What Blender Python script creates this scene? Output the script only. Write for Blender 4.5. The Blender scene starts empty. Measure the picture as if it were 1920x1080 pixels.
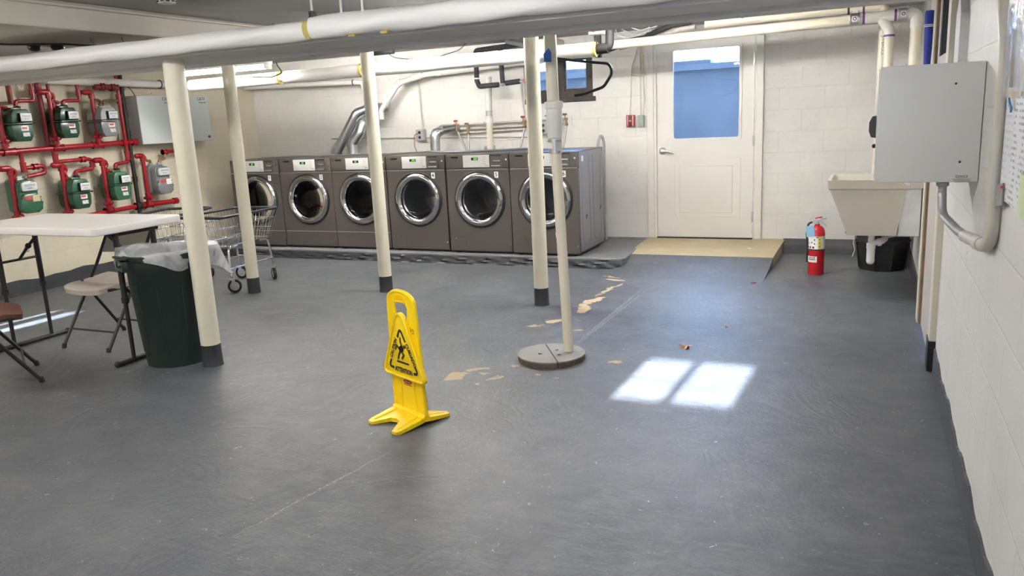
import bpy, bmesh, math, random
from mathutils import Vector, Matrix
random.seed(7)
PI = math.pi
scene = bpy.context.scene
col = scene.collection

# ------------------------------------------------------------------ camera
H_CAM = 1.41
yaw, pitch, roll, focal_px = math.radians(24.51567), math.radians(12.25545), math.radians(-2.81882), 1485.086
cam_data = bpy.data.cameras.new('camera')
cam = bpy.data.objects.new('camera', cam_data)
col.objects.link(cam)
cam_data.sensor_width = 36.0
cam_data.lens = focal_px / 1920 * 36.0
cam_data.clip_start = 0.02
_f = Vector((-math.sin(yaw)*math.cos(pitch), math.cos(yaw)*math.cos(pitch), -math.sin(pitch)))
_r0 = Vector((math.cos(yaw), math.sin(yaw), 0)); _u0 = _r0.cross(_f)
_r = math.cos(roll)*_r0 + math.sin(roll)*_u0
_u = -math.sin(roll)*_r0 + math.cos(roll)*_u0
cam.matrix_world = Matrix(((_r.x, _u.x, -_f.x, 0), (_r.y, _u.y, -_f.y, 0), (_r.z, _u.z, -_f.z, H_CAM), (0, 0, 0, 1)))
scene.camera = cam

# ------------------------------------------------------------------ exposure, sky, sun
scene.view_settings.view_transform = 'Standard'
scene.view_settings.look = 'None'
scene.view_settings.gamma = 1.0
scene.view_settings.use_curve_mapping = False
scene.view_settings.exposure = 1.5
world = bpy.data.worlds.new('sky'); scene.world = world
world.use_nodes = True
wn = world.node_tree.nodes; wl = world.node_tree.links
bg = wn['Background']
bg.inputs['Color'].default_value = (0.30, 0.53, 1.0, 1)
bg.inputs['Strength'].default_value = 11.5
sun_data = bpy.data.lights.new('sun', 'SUN')
sun_data.energy = 36.0; sun_data.angle = math.radians(0.7); sun_data.color = (0.82, 0.91, 1.0)
sun = bpy.data.objects.new('sun', sun_data); col.objects.link(sun)
# the sun shines in over the photographer's shoulder through two small windows
sun_dir = Vector((0.035, 0.77, -0.30)).normalized()
sun.rotation_euler = sun_dir.to_track_quat('-Z', 'Y').to_euler()
TUBE_POWER, TUBE_POWER_FRONT, TUBE_POWER_FILL = 68.0, 46.0, 34.0     # tube emission at the back, at the front and in the added fill lamp

# ------------------------------------------------------------------ materials
MATS = {}
def nodes_of(name):
    m = bpy.data.materials.new(name); m.use_nodes = True
    nt = m.node_tree; b = nt.nodes['Principled BSDF']
    MATS[name] = m
    return m, nt, b
def N(nt, kind, **kw):
    n = nt.nodes.new(kind)
    for k, v in kw.items():
        if k in n.inputs: n.inputs[k].default_value = v
        else: setattr(n, k, v)
    return n
def setv(b, name, v):
    if name in b.inputs: b.inputs[name].default_value = v
def c4(c): return (c[0], c[1], c[2], 1.0)
def mat(name, color, rough=0.5, metal=0.0, var=0.12, scale=9.0, bump=0.0, bscale=60.0, spec=0.5, dirt=None, dirt_amt=0.0, coat=0.0):
    """painted / plastic / metal surface with slight noise variation, optional wear colour and bump"""
    if name in MATS: return MATS[name]
    m, nt, b = nodes_of(name); L = nt.links
    tc = N(nt, 'ShaderNodeTexCoord')
    nz = N(nt, 'ShaderNodeTexNoise', Scale=scale, Detail=5.0, Roughness=0.6)
    L.new(tc.outputs['Object'], nz.inputs['Vector'])
    ramp = N(nt, 'ShaderNodeValToRGB')
    ramp.color_ramp.elements[0].position = 0.25; ramp.color_ramp.elements[1].position = 0.75
    ramp.color_ramp.elements[0].color = c4([max(0, x*(1-var)) for x in color])
    ramp.color_ramp.elements[1].color = c4([min(1, x*(1+var)) for x in color])
    L.new(nz.outputs['Fac'], ramp.inputs['Fac'])
    out = ramp.outputs['Color']
    if dirt:
        n2 = N(nt, 'ShaderNodeTexNoise', Scale=scale*2.3, Detail=8.0, Roughness=0.7)
        L.new(tc.outputs['Object'], n2.inputs['Vector'])
        r2 = N(nt, 'ShaderNodeValToRGB')
        r2.color_ramp.elements[0].position = 0.72 - 0.3*dirt_amt; r2.color_ramp.elements[1].position = 0.80 - 0.2*dirt_amt
        L.new(n2.outputs['Fac'], r2.inputs['Fac'])
        mx = N(nt, 'ShaderNodeMixRGB'); mx.inputs['Color2'].default_value = c4(dirt)
        L.new(r2.outputs['Color'], mx.inputs['Fac']); L.new(out, mx.inputs['Color1']); out = mx.outputs['Color']
    L.new(out, b.inputs['Base Color'])
    b.inputs['Roughness'].default_value = rough; b.inputs['Metallic'].default_value = metal
    setv(b, 'Specular IOR Level', spec); setv(b, 'Coat Weight', coat)
    if bump:
        n3 = N(nt, 'ShaderNodeTexNoise', Scale=bscale, Detail=4.0)
        L.new(tc.outputs['Object'], n3.inputs['Vector'])
        bp = N(nt, 'ShaderNodeBump', Strength=bump, Distance=0.004)
        L.new(n3.outputs['Fac'], bp.inputs['Height']); L.new(bp.outputs['Normal'], b.inputs['Normal'])
    return m

def block_wall(name, color, wall_axis, z_off=0.0, mortar_dark=0.9, pits=0.5):
    """painted concrete block: 0.4 x 0.2 m courses, faint joints, pitted paint"""
    m, nt, b = nodes_of(name); L = nt.links
    tc = N(nt, 'ShaderNodeTexCoord')
    sep = N(nt, 'ShaderNodeSeparateXYZ'); L.new(tc.outputs['Object'], sep.inputs[0])
    cmb = N(nt, 'ShaderNodeCombineXYZ')
    L.new(sep.outputs['X' if wall_axis == 'x' else 'Y'], cmb.inputs['X'])
    ad = N(nt, 'ShaderNodeMath', operation='ADD'); ad.inputs[1].default_value = z_off
    L.new(sep.outputs['Z'], ad.inputs[0]); L.new(ad.outputs[0], cmb.inputs['Y'])
    nw = N(nt, 'ShaderNodeTexNoise', Scale=3.0, Detail=3.0)
    L.new(tc.outputs['Object'], nw.inputs['Vector'])
    wob = N(nt, 'ShaderNodeVectorMath', operation='MULTIPLY_ADD')
    wob.inputs[1].default_value = (0.012, 0.012, 0.0)
    L.new(nw.outputs['Color'], wob.inputs[0]); L.new(cmb.outputs[0], wob.inputs[2])
    br = N(nt, 'ShaderNodeTexBrick')
    br.offset = 0.5; br.inputs['Scale'].default_value = 1.0
    br.inputs['Brick Width'].default_value = 0.4; br.inputs['Row Height'].default_value = 0.2
    br.inputs['Mortar Size'].default_value = 0.006; br.inputs['Mortar Smooth'].default_value = 1.0
    L.new(wob.outputs[0], br.inputs['Vector'])
    pn = N(nt, 'ShaderNodeTexNoise', Scale=55.0, Detail=6.0, Roughness=0.7); L.new(tc.outputs['Object'], pn.inputs['Vector'])
    pr = N(nt, 'ShaderNodeValToRGB'); pr.color_ramp.elements[0].position = 0.30; pr.color_ramp.elements[1].position = 0.42
    L.new(pn.outputs['Fac'], pr.inputs['Fac'])
    big = N(nt, 'ShaderNodeTexNoise', Scale=1.7, Detail=6.0, Roughness=0.62); L.new(tc.outputs['Object'], big.inputs['Vector'])
    cr = N(nt, 'ShaderNodeValToRGB')
    cr.color_ramp.elements[0].position = 0.3; cr.color_ramp.elements[1].position = 0.7
    cr.color_ramp.elements[0].color = c4([x*0.90 for x in color]); cr.color_ramp.elements[1].color = c4([min(1, x*1.05) for x in color])
    L.new(big.outputs['Fac'], cr.inputs['Fac'])
    mj = N(nt, 'ShaderNodeMixRGB', blend_type='MULTIPLY'); mj.inputs['Color2'].default_value = (mortar_dark, mortar_dark, mortar_dark*0.98, 1)
    nf = N(nt, 'ShaderNodeMath', operation='MULTIPLY'); L.new(br.outputs['Fac'], nf.inputs[0])
    patch = N(nt, 'ShaderNodeTexNoise', Scale=2.2, Detail=3.0); L.new(tc.outputs['Object'], patch.inputs['Vector'])
    L.new(patch.outputs['Fac'], nf.inputs[1])
    L.new(nf.outputs[0], mj.inputs['Fac']); L.new(cr.outputs['Color'], mj.inputs['Color1'])
    # sparse small chips in the paint
    vo = N(nt, 'ShaderNodeTexNoise', Scale=21.0, Detail=2.0); L.new(tc.outputs['Object'], vo.inputs['Vector'])
    vr = N(nt, 'ShaderNodeValToRGB'); vr.color_ramp.elements[0].position = 0.765; vr.color_ramp.elements[1].position = 0.80
    L.new(vo.outputs['Fac'], vr.inputs['Fac'])
    mc = N(nt, 'ShaderNodeMixRGB'); mc.inputs['Color2'].default_value = (0.16, 0.14, 0.12, 1)
    L.new(vr.outputs['Color'], mc.inputs['Fac']); L.new(mj.outputs['Color'], mc.inputs['Color1'])
    L.new(mc.outputs['Color'], b.inputs['Base Color'])
    b.inputs['Roughness'].default_value = 0.55
    h1 = N(nt, 'ShaderNodeMath', operation='MULTIPLY'); h1.inputs[1].default_value = -0.42; L.new(br.outputs['Fac'], h1.inputs[0])
    h2 = N(nt, 'ShaderNodeMath', operation='MULTIPLY_ADD'); h2.inputs[1].default_value = pits
    L.new(pr.outputs['Color'], h2.inputs[0]); L.new(h1.outputs[0], h2.inputs[2])
    bp = N(nt, 'ShaderNodeBump', Strength=0.6, Distance=0.006)
    L.new(h2.outputs[0], bp.inputs['Height']); L.new(bp.outputs['Normal'], b.inputs['Normal'])
    return m

def floor_mat():
    """grey painted concrete: trowel marks, scuffs, pale specks and patches where the paint has peeled to tan concrete"""
    m, nt, b = nodes_of('grey_floor_paint'); L = nt.links
    tc = N(nt, 'ShaderNodeTexCoord')
    P = tc.outputs['Object']
    n1 = N(nt, 'ShaderNodeTexNoise', Scale=0.9, Detail=8.0, Roughness=0.62); L.new(P, n1.inputs['Vector'])
    r1 = N(nt, 'ShaderNodeValToRGB')
    r1.color_ramp.elements[0].position = 0.3; r1.color_ramp.elements[1].position = 0.72
    r1.color_ramp.elements[0].color = (0.047, 0.053, 0.064, 1); r1.color_ramp.elements[1].color = (0.112, 0.119, 0.132, 1)
    L.new(n1.outputs['Fac'], r1.inputs['Fac'])
    out = r1.outputs['Color']
    def over(fac, colr, prev, amt=1.0):
        mx = N(nt, 'ShaderNodeMixRGB'); mx.inputs['Color2'].default_value = c4(colr)
        if amt != 1.0:
            q = N(nt, 'ShaderNodeMath', operation='MULTIPLY'); q.inputs[1].default_value = amt; L.new(fac, q.inputs[0]); fac = q.outputs[0]
        L.new(fac, mx.inputs['Fac']); L.new(prev, mx.inputs['Color1']); return mx.outputs['Color']
    # trowel streaks (stretched noise), scuffed lighter
    mp = N(nt, 'ShaderNodeMapping'); mp.inputs['Scale'].default_value = (2.2, 14.0, 1.0); mp.inputs['Rotation'].default_value = (0, 0, 0.5)
    L.new(P, mp.inputs['Vector'])
    n2 = N(nt, 'ShaderNodeTexNoise', Scale=2.4, Detail=7.0, Roughness=0.65, Distortion=0.9); L.new(mp.outputs[0], n2.inputs['Vector'])
    r2 = N(nt, 'ShaderNodeValToRGB'); r2.color_ramp.elements[0].position = 0.55; r2.color_ramp.elements[1].position = 0.85
    L.new(n2.outputs['Fac'], r2.inputs['Fac'])
    out = over(r2.outputs['Color'], (0.26, 0.26, 0.26), out, 0.5)
    n2b = N(nt, 'ShaderNodeTexNoise', Scale=6.0, Detail=9.0, Roughness=0.72); L.new(P, n2b.inputs['Vector'])
    r2b = N(nt, 'ShaderNodeValToRGB'); r2b.color_ramp.elements[0].position = 0.44; r2b.color_ramp.elements[1].position = 0.70
    L.new(n2b.outputs['Fac'], r2b.inputs['Fac'])
    out = over(r2b.outputs['Color'], (0.165, 0.167, 0.172), out, 0.42)
    # pale scratches and specks
    n3 = N(nt, 'ShaderNodeTexNoise', Scale=34.0, Detail=5.0, Roughness=0.6, Distortion=1.4); L.new(P, n3.inputs['Vector'])
    r3 = N(nt, 'ShaderNodeValToRGB'); r3.color_ramp.elements[0].position = 0.675; r3.color_ramp.elements[1].position = 0.715
    L.new(n3.outputs['Fac'], r3.inputs['Fac'])
    out = over(r3.outputs['Color'], (0.52, 0.50, 0.46), out, 0.7)
    n3b = N(nt, 'ShaderNodeTexNoise', Scale=9.0, Detail=9.0, Roughness=0.75, Distortion=2.5); L.new(P, n3b.inputs['Vector'])
    r3b = N(nt, 'ShaderNodeValToRGB'); r3b.color_ramp.elements[0].position = 0.62; r3b.color_ramp.elements[1].position = 0.72
    L.new(n3b.outputs['Fac'], r3b.inputs['Fac'])
    out = over(r3b.outputs['Color'], (0.36, 0.35, 0.33), out, 0.5)
    # peeled patches: ellipses with ragged edges, each where the photo has it (x, y, half-length, half-width, angle)
    wn_ = N(nt, 'ShaderNodeTexNoise', Scale=11.0, Detail=6.0, Roughness=0.65); L.new(P, wn_.inputs['Vector'])
    wv = N(nt, 'ShaderNodeVectorMath', operation='MULTIPLY_ADD'); wv.inputs[1].default_value = (0.15, 0.15, 0.0)
    off = N(nt, 'ShaderNodeVectorMath', operation='ADD'); off.inputs[1].default_value = (-0.075, -0.075, 0)
    L.new(wn_.outputs['Color'], wv.inputs[0]); L.new(P, off.inputs[0]); L.new(off.outputs[0], wv.inputs[2])
    spots = [(-2.07, 3.72, .085, .05, 1.2), (-2.0, 3.86, .07, .026, .6), (-1.84, 3.75, .05, .018, .9), (-1.94, 3.80, .05, .012, .2), (-1.82, 3.98, .032, .022, 0),
             (-1.885, 3.64, .022, .012, .4), (-1.93, 6.38, .10, .03, -.25), (-2.02, 6.5, .09, .012, -.5), (-1.89, 5.95, .20, .022, 1.45), (-1.885, 5.60, .17, .050, 1.3), (-1.87, 5.36, .14, .045, 1.75),
             (-1.95, 4.98, .09, .035, .9), (-2.04, 4.83, .08, .012, .6), (-1.72, 4.80, .04, .02, .4), (-1.285, 4.19, .045, .025, .9), (-1.62, 3.86, .03, .012, .3), (-1.52, 3.83, .02, .012, .8),
             (-1.86, 6.15, .13, .016, 1.35)]
    acc = None
    for (x, y, a, w, ang) in spots:
        s = N(nt, 'ShaderNodeMapping', vector_type='TEXTURE')
        s.inputs['Location'].default_value = (x, y, 0); s.inputs['Rotation'].default_value = (0, 0, ang); s.inputs['Scale'].default_value = (a, w, 1.0)
        L.new(wv.outputs[0], s.inputs['Vector'])
        d = N(nt, 'ShaderNodeVectorMath', operation='LENGTH'); L.new(s.outputs[0], d.inputs[0])
        if acc is None: acc = d.outputs['Value']
        else:
            mn = N(nt, 'ShaderNodeMath', operation='MINIMUM'); L.new(acc, mn.inputs[0]); L.new(d.outputs['Value'], mn.inputs[1]); acc = mn.outputs[0]
    rs = N(nt, 'ShaderNodeValToRGB'); rs.color_ramp.elements[0].position = 0.93; rs.color_ramp.elements[1].position = 1.0
    rs.color_ramp.elements[0].color = (1, 1, 1, 1); rs.color_ramp.elements[1].color = (0, 0, 0, 1)
    L.new(acc, rs.inputs['Fac'])
    out = over(rs.outputs['Color'], (0.43, 0.335, 0.215), out, 0.92)
    # scuffed seam lines in the old slab
    wv2 = N(nt, 'ShaderNodeVectorMath', operation='MULTIPLY_ADD'); wv2.inputs[1].default_value = (0.045, 0.045, 0.0)
    L.new(wn_.outputs['Color'], wv2.inputs[0]); L.new(P, wv2.inputs[2])
    acc2 = None
    for (x, y, a, w, ang) in ((-1.933, 2.315, .42, .006, 1.40), (-1.628, 5.283, .80, .010, 1.57), (-1.60, 5.30, .80, .007, 1.555)):
        s = N(nt, 'ShaderNodeMapping', vector_type='TEXTURE')
        s.inputs['Location'].default_value = (x+0.022, y+0.022, 0); s.inputs['Rotation'].default_value = (0, 0, ang); s.inputs['Scale'].default_value = (a, w, 1.0)
        L.new(wv2.outputs[0], s.inputs['Vector'])
        d = N(nt, 'ShaderNodeVectorMath', operation='LENGTH'); L.new(s.outputs[0], d.inputs[0])
        if acc2 is None: acc2 = d.outputs['Value']
        else:
            mn = N(nt, 'ShaderNodeMath', operation='MINIMUM'); L.new(acc2, mn.inputs[0]); L.new(d.outputs['Value'], mn.inputs[1]); acc2 = mn.outputs[0]
    lt = N(nt, 'ShaderNodeMath', operation='LESS_THAN'); lt.inputs[1].default_value = 1.0; L.new(acc2, lt.inputs[0])
    sp = N(nt, 'ShaderNodeTexNoise', Scale=120.0, Detail=5.0, Roughness=0.7); L.new(P, sp.inputs['Vector'])
    gt = N(nt, 'ShaderNodeMath', operation='GREATER_THAN'); gt.inputs[1].default_value = 0.50; L.new(sp.outputs['Fac'], gt.inputs[0])
    sm = N(nt, 'ShaderNodeMath', operation='MULTIPLY'); L.new(lt.outputs[0], sm.inputs[0]); L.new(gt.outputs[0], sm.inputs[1])
    out = over(sm.outputs[0], (0.36, 0.34, 0.31), out, 0.55)
    L.new(out, b.inputs['Base Color'])
    rr = N(nt, 'ShaderNodeMapRange'); rr.inputs['To Min'].default_value = 0.30; rr.inputs['To Max'].default_value = 0.54
    L.new(n2.outputs['Fac'], rr.inputs['Value'])
    rmax = N(nt, 'ShaderNodeMath', operation='MULTIPLY_ADD'); rmax.inputs[1].default_value = 0.4
    L.new(rs.outputs['Color'], rmax.inputs[0]); L.new(rr.outputs[0], rmax.inputs[2])
    L.new(rmax.outputs[0], b.inputs['Roughness'])
    setv(b, 'Specular IOR Level', 0.34)
    n4 = N(nt, 'ShaderNodeTexNoise', Scale=60.0, Detail=5.0, Roughness=0.65, Distortion=0.3); L.new(P, n4.inputs['Vector'])
    # broad swirling trowel ridges
    n5 = N(nt, 'ShaderNodeTexNoise', Scale=1.1, Detail=5.0, Roughness=0.4, Distortion=2.2); L.new(P, n5.inputs['Vector'])
    rg = N(nt, 'ShaderNodeMath', operation='MULTIPLY'); rg.inputs[1].default_value = 62.0; L.new(n5.outputs['Fac'], rg.inputs[0])
    sn = N(nt, 'ShaderNodeMath', operation='SINE'); L.new(rg.outputs[0], sn.inputs[0])
    s4 = N(nt, 'ShaderNodeMath', operation='MULTIPLY_ADD'); s4.inputs[1].default_value = 0.17
    L.new(sn.outputs[0], s4.inputs[0]); L.new(n4.outputs['Fac'], s4.inputs[2])
    hs = N(nt, 'ShaderNodeMath', operation='MULTIPLY_ADD'); hs.inputs[1].default_value = 0.6
    L.new(n2.outputs['Fac'], hs.inputs[0]); L.new(s4.outputs[0], hs.inputs[2])
    hp = N(nt, 'ShaderNodeMath', operation='SUBTRACT'); L.new(hs.outputs[0], hp.inputs[0]); L.new(rs.outputs['Color'], hp.inputs[1])
    bp = N(nt, 'ShaderNodeBump', Strength=0.42, Distance=0.006)
    L.new(hp.outputs[0], bp.inputs['Height']); L.new(bp.outputs['Normal'], b.inputs['Normal'])
    return m

def emit_mat(name, color, strength):
    m = bpy.data.materials.new(name); m.use_nodes = True; nt = m.node_tree
    nt.nodes.remove(nt.nodes['Principled BSDF'])
    e = nt.nodes.new('ShaderNodeEmission'); e.inputs['Color'].default_value = c4(color); e.inputs['Strength'].default_value = strength
    nt.links.new(e.outputs[0], nt.nodes['Material Output'].inputs['Surface']); MATS[name] = m
    return m
def glass_mat(name, tint=(1, 1, 1), refl=0.0, rough=0.02):
    """thin clear pane: see-through plus a fresnel-weighted mirror"""
    m = bpy.data.materials.new(name); m.use_nodes = True; nt = m.node_tree; L = nt.links
    nt.nodes.remove(nt.nodes['Principled BSDF'])
    t = nt.nodes.new('ShaderNodeBsdfTransparent'); t.inputs['Color'].default_value = c4(tint)
    g = nt.nodes.new('ShaderNodeBsdfGlossy'); g.inputs['Roughness'].default_value = rough
    lw = nt.nodes.new('ShaderNodeFresnel'); lw.inputs['IOR'].default_value = 1.28
    ad = nt.nodes.new('ShaderNodeMath'); ad.operation = 'ADD'; ad.inputs[1].default_value = refl
    mx = nt.nodes.new('ShaderNodeMixShader')
    L.new(lw.outputs[0], ad.inputs[0]); L.new(ad.outputs[0], mx.inputs['Fac'])
    L.new(t.outputs[0], mx.inputs[1]); L.new(g.outputs[0], mx.inputs[2])
    L.new(mx.outputs[0], nt.nodes['Material Output'].inputs['Surface']); MATS[name] = m
    return m
def film_mat(name, color, alpha, rough=0.35):
    """thin translucent plastic film with creases"""
    m, nt, b = nodes_of(name); L = nt.links
    b.inputs['Base Color'].default_value = c4(color); b.inputs['Roughness'].default_value = rough
    tc = N(nt, 'ShaderNodeTexCoord')
    nz = N(nt, 'ShaderNodeTexNoise', Scale=7.0, Detail=5.0, Distortion=1.2); L.new(tc.outputs['Object'], nz.inputs['Vector'])
    mr = N(nt, 'ShaderNodeMapRange'); mr.inputs['From Min'].default_value = 0.3; mr.inputs['From Max'].default_value = 0.7
    mr.inputs['To Min'].default_value = alpha-0.18; mr.inputs['To Max'].default_value = min(1, alpha+0.18)
    L.new(nz.outputs['Fac'], mr.inputs['Value']); L.new(mr.outputs[0], b.inputs['Alpha'])
    bp = N(nt, 'ShaderNodeBump', Strength=0.6, Distance=0.02); L.new(nz.outputs['Fac'], bp.inputs['Height']); L.new(bp.outputs['Normal'], b.inputs['Normal'])
    setv(b, 'Transmission Weight', 0.0)
    return m
def text_lines_mat(name, paper, ink, scale, axis='Z', ragged=True):
    """paper with rows of illegibly small grey print"""
    m, nt, b = nodes_of(name); L = nt.links
    tc = N(nt, 'ShaderNodeTexCoord'); sep = N(nt, 'ShaderNodeSeparateXYZ'); L.new(tc.outputs['Object'], sep.inputs[0])
    w = N(nt, 'ShaderNodeMath', operation='MULTIPLY'); w.inputs[1].default_value = scale; L.new(sep.outputs[axis], w.inputs[0])
    fr = N(nt, 'ShaderNodeMath', operation='FRACT'); L.new(w.outputs[0], fr.inputs[0])
    gt = N(nt, 'ShaderNodeMath', operation='LESS_THAN'); gt.inputs[1].default_value = 0.42; L.new(fr.outputs[0], gt.inputs[0])
    nz = N(nt, 'ShaderNodeTexNoise', Scale=scale*0.9, Detail=3.0); L.new(tc.outputs['Object'], nz.inputs['Vector'])
    g2 = N(nt, 'ShaderNodeMath', operation='GREATER_THAN'); g2.inputs[1].default_value = 0.47; L.new(nz.outputs['Fac'], g2.inputs[0])
    nb = N(nt, 'ShaderNodeTexNoise', Scale=scale*0.12, Detail=1.0); L.new(tc.outputs['Object'], nb.inputs['Vector'])
    g3 = N(nt, 'ShaderNodeMath', operation='GREATER_THAN'); g3.inputs[1].default_value = 0.45; L.new(nb.outputs['Fac'], g3.inputs[0])
    a = N(nt, 'ShaderNodeMath', operation='MULTIPLY'); L.new(gt.outputs[0], a.inputs[0]); L.new(g2.outputs[0], a.inputs[1])
    a2 = N(nt, 'ShaderNodeMath', operation='MULTIPLY'); L.new(a.outputs[0], a2.inputs[0]); L.new(g3.outputs[0], a2.inputs[1])
    mx = N(nt, 'ShaderNodeMixRGB'); mx.inputs['Color1'].default_value = c4(paper); mx.inputs['Color2'].default_value = c4(ink)
    L.new(a2.outputs[0], mx.inputs['Fac']); L.new(mx.outputs['Color'], b.inputs['Base Color']); b.inputs['Roughness'].default_value = 0.6
    return m
# ------------------------------------------------------------------ mesh helpers
def rotm(rx=0, ry=0, rz=0): return Matrix.Rotation(rz, 4, 'Z') @ Matrix.Rotation(ry, 4, 'Y') @ Matrix.Rotation(rx, 4, 'X')
def fillet(pts, rad, n=5):
    pts = [Vector(p) for p in pts]
    if len(pts) < 3 or rad <= 0: return pts
    out = [pts[0]]
    for i in range(1, len(pts)-1):
        a, b, c = pts[i-1], pts[i], pts[i+1]
        u = (a-b); v = (c-b); lu, lv = u.length, v.length
        if lu < 1e-6 or lv < 1e-6: continue
        u /= lu; v /= lv
        ang = u.angle(v)
        if ang > 3.05: out.append(b); continue
        d = min(rad/math.tan(ang/2), lu*0.49, lv*0.49)
        p0 = b+u*d; p1 = b+v*d
        for k in range(n+1):
            t = k/n
            out.append((1-t)**2*p0 + 2*t*(1-t)*b + t*t*p1)
    out.append(pts[-1]); return out
class MB:
    def __init__(s): s.bm = bmesh.new()
    def _add(s, verts, faces):
        vs = [s.bm.verts.new(v) for v in verts]
        for f in faces:
            try: s.bm.faces.new([vs[i] for i in f])
            except ValueError: pass
        return vs
    def box(s, c, size, rot=None, bevel=0.0, seg=2):
        t = bmesh.new(); bmesh.ops.create_cube(t, size=1.0)
        for v in t.verts: v.co = Vector((v.co.x*size[0], v.co.y*size[1], v.co.z*size[2]))
        if bevel > 0: bmesh.ops.bevel(t, geom=t.edges[:], offset=min(bevel, min(size)*0.49), segments=seg, affect='EDGES', profile=0.5)
        mtx = Matrix.Translation(Vector(c)) @ (rot if rot is not None else Matrix())
        return s._merge(t, mtx)
    def _merge(s, t, mtx=None):
        if mtx is not None: bmesh.ops.transform(t, matrix=mtx, verts=t.verts[:])
        t.verts.index_update()
        vs = [s.bm.verts.new(v.co) for v in t.verts]
        for f in t.faces:
            try: s.bm.faces.new([vs[v.index] for v in f.verts])
            except ValueError: pass
        t.free(); return s
    def tube(s, pts, r, seg=12, rad=0.0, caps=True, n=5, closed=False):
        P = fillet(pts, rad, n) if not closed else [Vector(p) for p in pts]
        R = r if callable(r) else (lambda t: r)
        m = len(P); rings = []; prev = None
        tot = sum((P[i+1]-P[i]).length for i in range(m-1)) or 1; acc = 0
        for i in range(m):
            if closed: t = (P[(i+1) % m]-P[i-1]).normalized()
            elif i == 0: t = (P[1]-P[0]).normalized()
            elif i == m-1: t = (P[-1]-P[-2]).normalized()
            else:
                t = ((P[i+1]-P[i]).normalized()+(P[i]-P[i-1]).normalized())
                t = t.normalized() if t.length > 1e-6 else (P[i+1]-P[i]).normalized()
            if prev is None:
                ref = Vector((0, 0, 1)) if abs(t.z) < 0.9 else Vector((1, 0, 0))
                nrm = t.cross(ref).normalized()
            else:
                nrm = (prev - t*prev.dot(t))
                nrm = nrm.normalized() if nrm.length > 1e-6 else t.orthogonal().normalized()
            prev = nrm; bn = t.cross(nrm)
            rr = R(acc/tot)
            rings.append([s.bm.verts.new(P[i]+(nrm*math.cos(2*PI*k/seg)+bn*math.sin(2*PI*k/seg))*rr) for k in range(seg)])
            if i < m-1: acc += (P[i+1]-P[i]).length
        for i in range(m-1 if not closed else m):
            a, b = rings[i], rings[(i+1) % m]
            for k in range(seg):
                s.bm.faces.new([a[k], a[(k+1) % seg], b[(k+1) % seg], b[k]])
        if caps and not closed:
            s.bm.faces.new(list(reversed(rings[0]))); s.bm.faces.new(rings[-1])
        return s
    def cyl(s, p0, p1, r, seg=20): return s.tube([p0, p1], r, seg)
    def cone(s, p0, p1, r0, r1, seg=20): return s.tube([p0, p1], lambda t: r0+(r1-r0)*t, seg)
    def lathe(s, prof, c=(0, 0, 0), axis='Z', seg=32, closed=False, mtx=None):
        """prof: list of (radius, height) along the axis"""
        c = Vector(c); rings = []
        for (r, h) in prof:
            ring = []
            if r < 1e-6:
                p = Vector((0, 0, h)); ring = [p]
            else:
                for k in range(seg):
                    a = 2*PI*k/seg; ring.append(Vector((r*math.cos(a), r*math.sin(a), h)))
            q = []
            for p in ring:
                if axis == 'Y': p = Vector((p.x, p.z, p.y))
                elif axis == 'X': p = Vector((p.z, p.x, p.y))
                if mtx is not None: p = mtx @ p
                q.append(s.bm.verts.new(c+p))
            rings.append(q)
        n = len(rings)
        for i in range(n-1 if not closed else n):
            a, b = rings[i], rings[(i+1) % n]
            if len(a) == 1 and len(b) == 1: continue
            for k in range(seg):
                k2 = (k+1) % seg
                if len(a) == 1: s.bm.faces.new([a[0], b[k2], b[k]])
                elif len(b) == 1: s.bm.faces.new([a[k], a[k2], b[0]])
                else: s.bm.faces.new([a[k], a[k2], b[k2], b[k]])
        return s
    def prism(s, poly, d0, d1, mtx=None, bevel=0.0, seg=2):
        """poly of (u, v) extruded from w=d0 to d1; local axes u=x, v=z, w=y"""
        t = bmesh.new()
        a = [t.verts.new((u, d0, v)) for u, v in poly]; b = [t.verts.new((u, d1, v)) for u, v in poly]
        n = len(poly)
        t.faces.new(a); t.faces.new(list(reversed(b)))
        for i in range(n): t.faces.new([a[i], b[i], b[(i+1) % n], a[(i+1) % n]])
        bmesh.ops.recalc_face_normals(t, faces=t.faces[:])
        if bevel > 0: bmesh.ops.bevel(t, geom=[e for e in t.edges], offset=bevel, segments=seg, affect='EDGES', profile=0.5)
        return s._merge(t, mtx)
    def plate(s, outer, holes, d0, d1, mtx=None):
        """flat plate with holes, outlines in (u, v), thickness from w=d0 to d1"""
        t = bmesh.new(); es = []
        for loop in [outer]+holes:
            vs = [t.verts.new((u, d0, v)) for u, v in loop]
            for i in range(len(vs)): es.append(t.edges.new((vs[i], vs[(i+1) % len(vs)])))
        bmesh.ops.triangle_fill(t, use_beauty=True, use_dissolve=False, edges=es)
        faces = t.faces[:]
        if abs(d1-d0) > 1e-9:
            g = bmesh.ops.extrude_face_region(t, geom=faces)
            for v in [x for x in g['geom'] if isinstance(x, bmesh.types.BMVert)]: v.co.y += d1-d0
        bmesh.ops.recalc_face_normals(t, faces=t.faces[:])
        return s._merge(t, mtx)
    def sphere(s, c, r, scale=(1, 1, 1), seg=16, mtx=None):
        t = bmesh.new(); bmesh.ops.create_uvsphere(t, u_segments=seg, v_segments=max(6, seg//2), radius=r)
        for v in t.verts: v.co = Vector((v.co.x*scale[0], v.co.y*scale[1], v.co.z*scale[2]))
        return s._merge(t, Matrix.Translation(Vector(c)) @ (mtx if mtx is not None else Matrix()))
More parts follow.
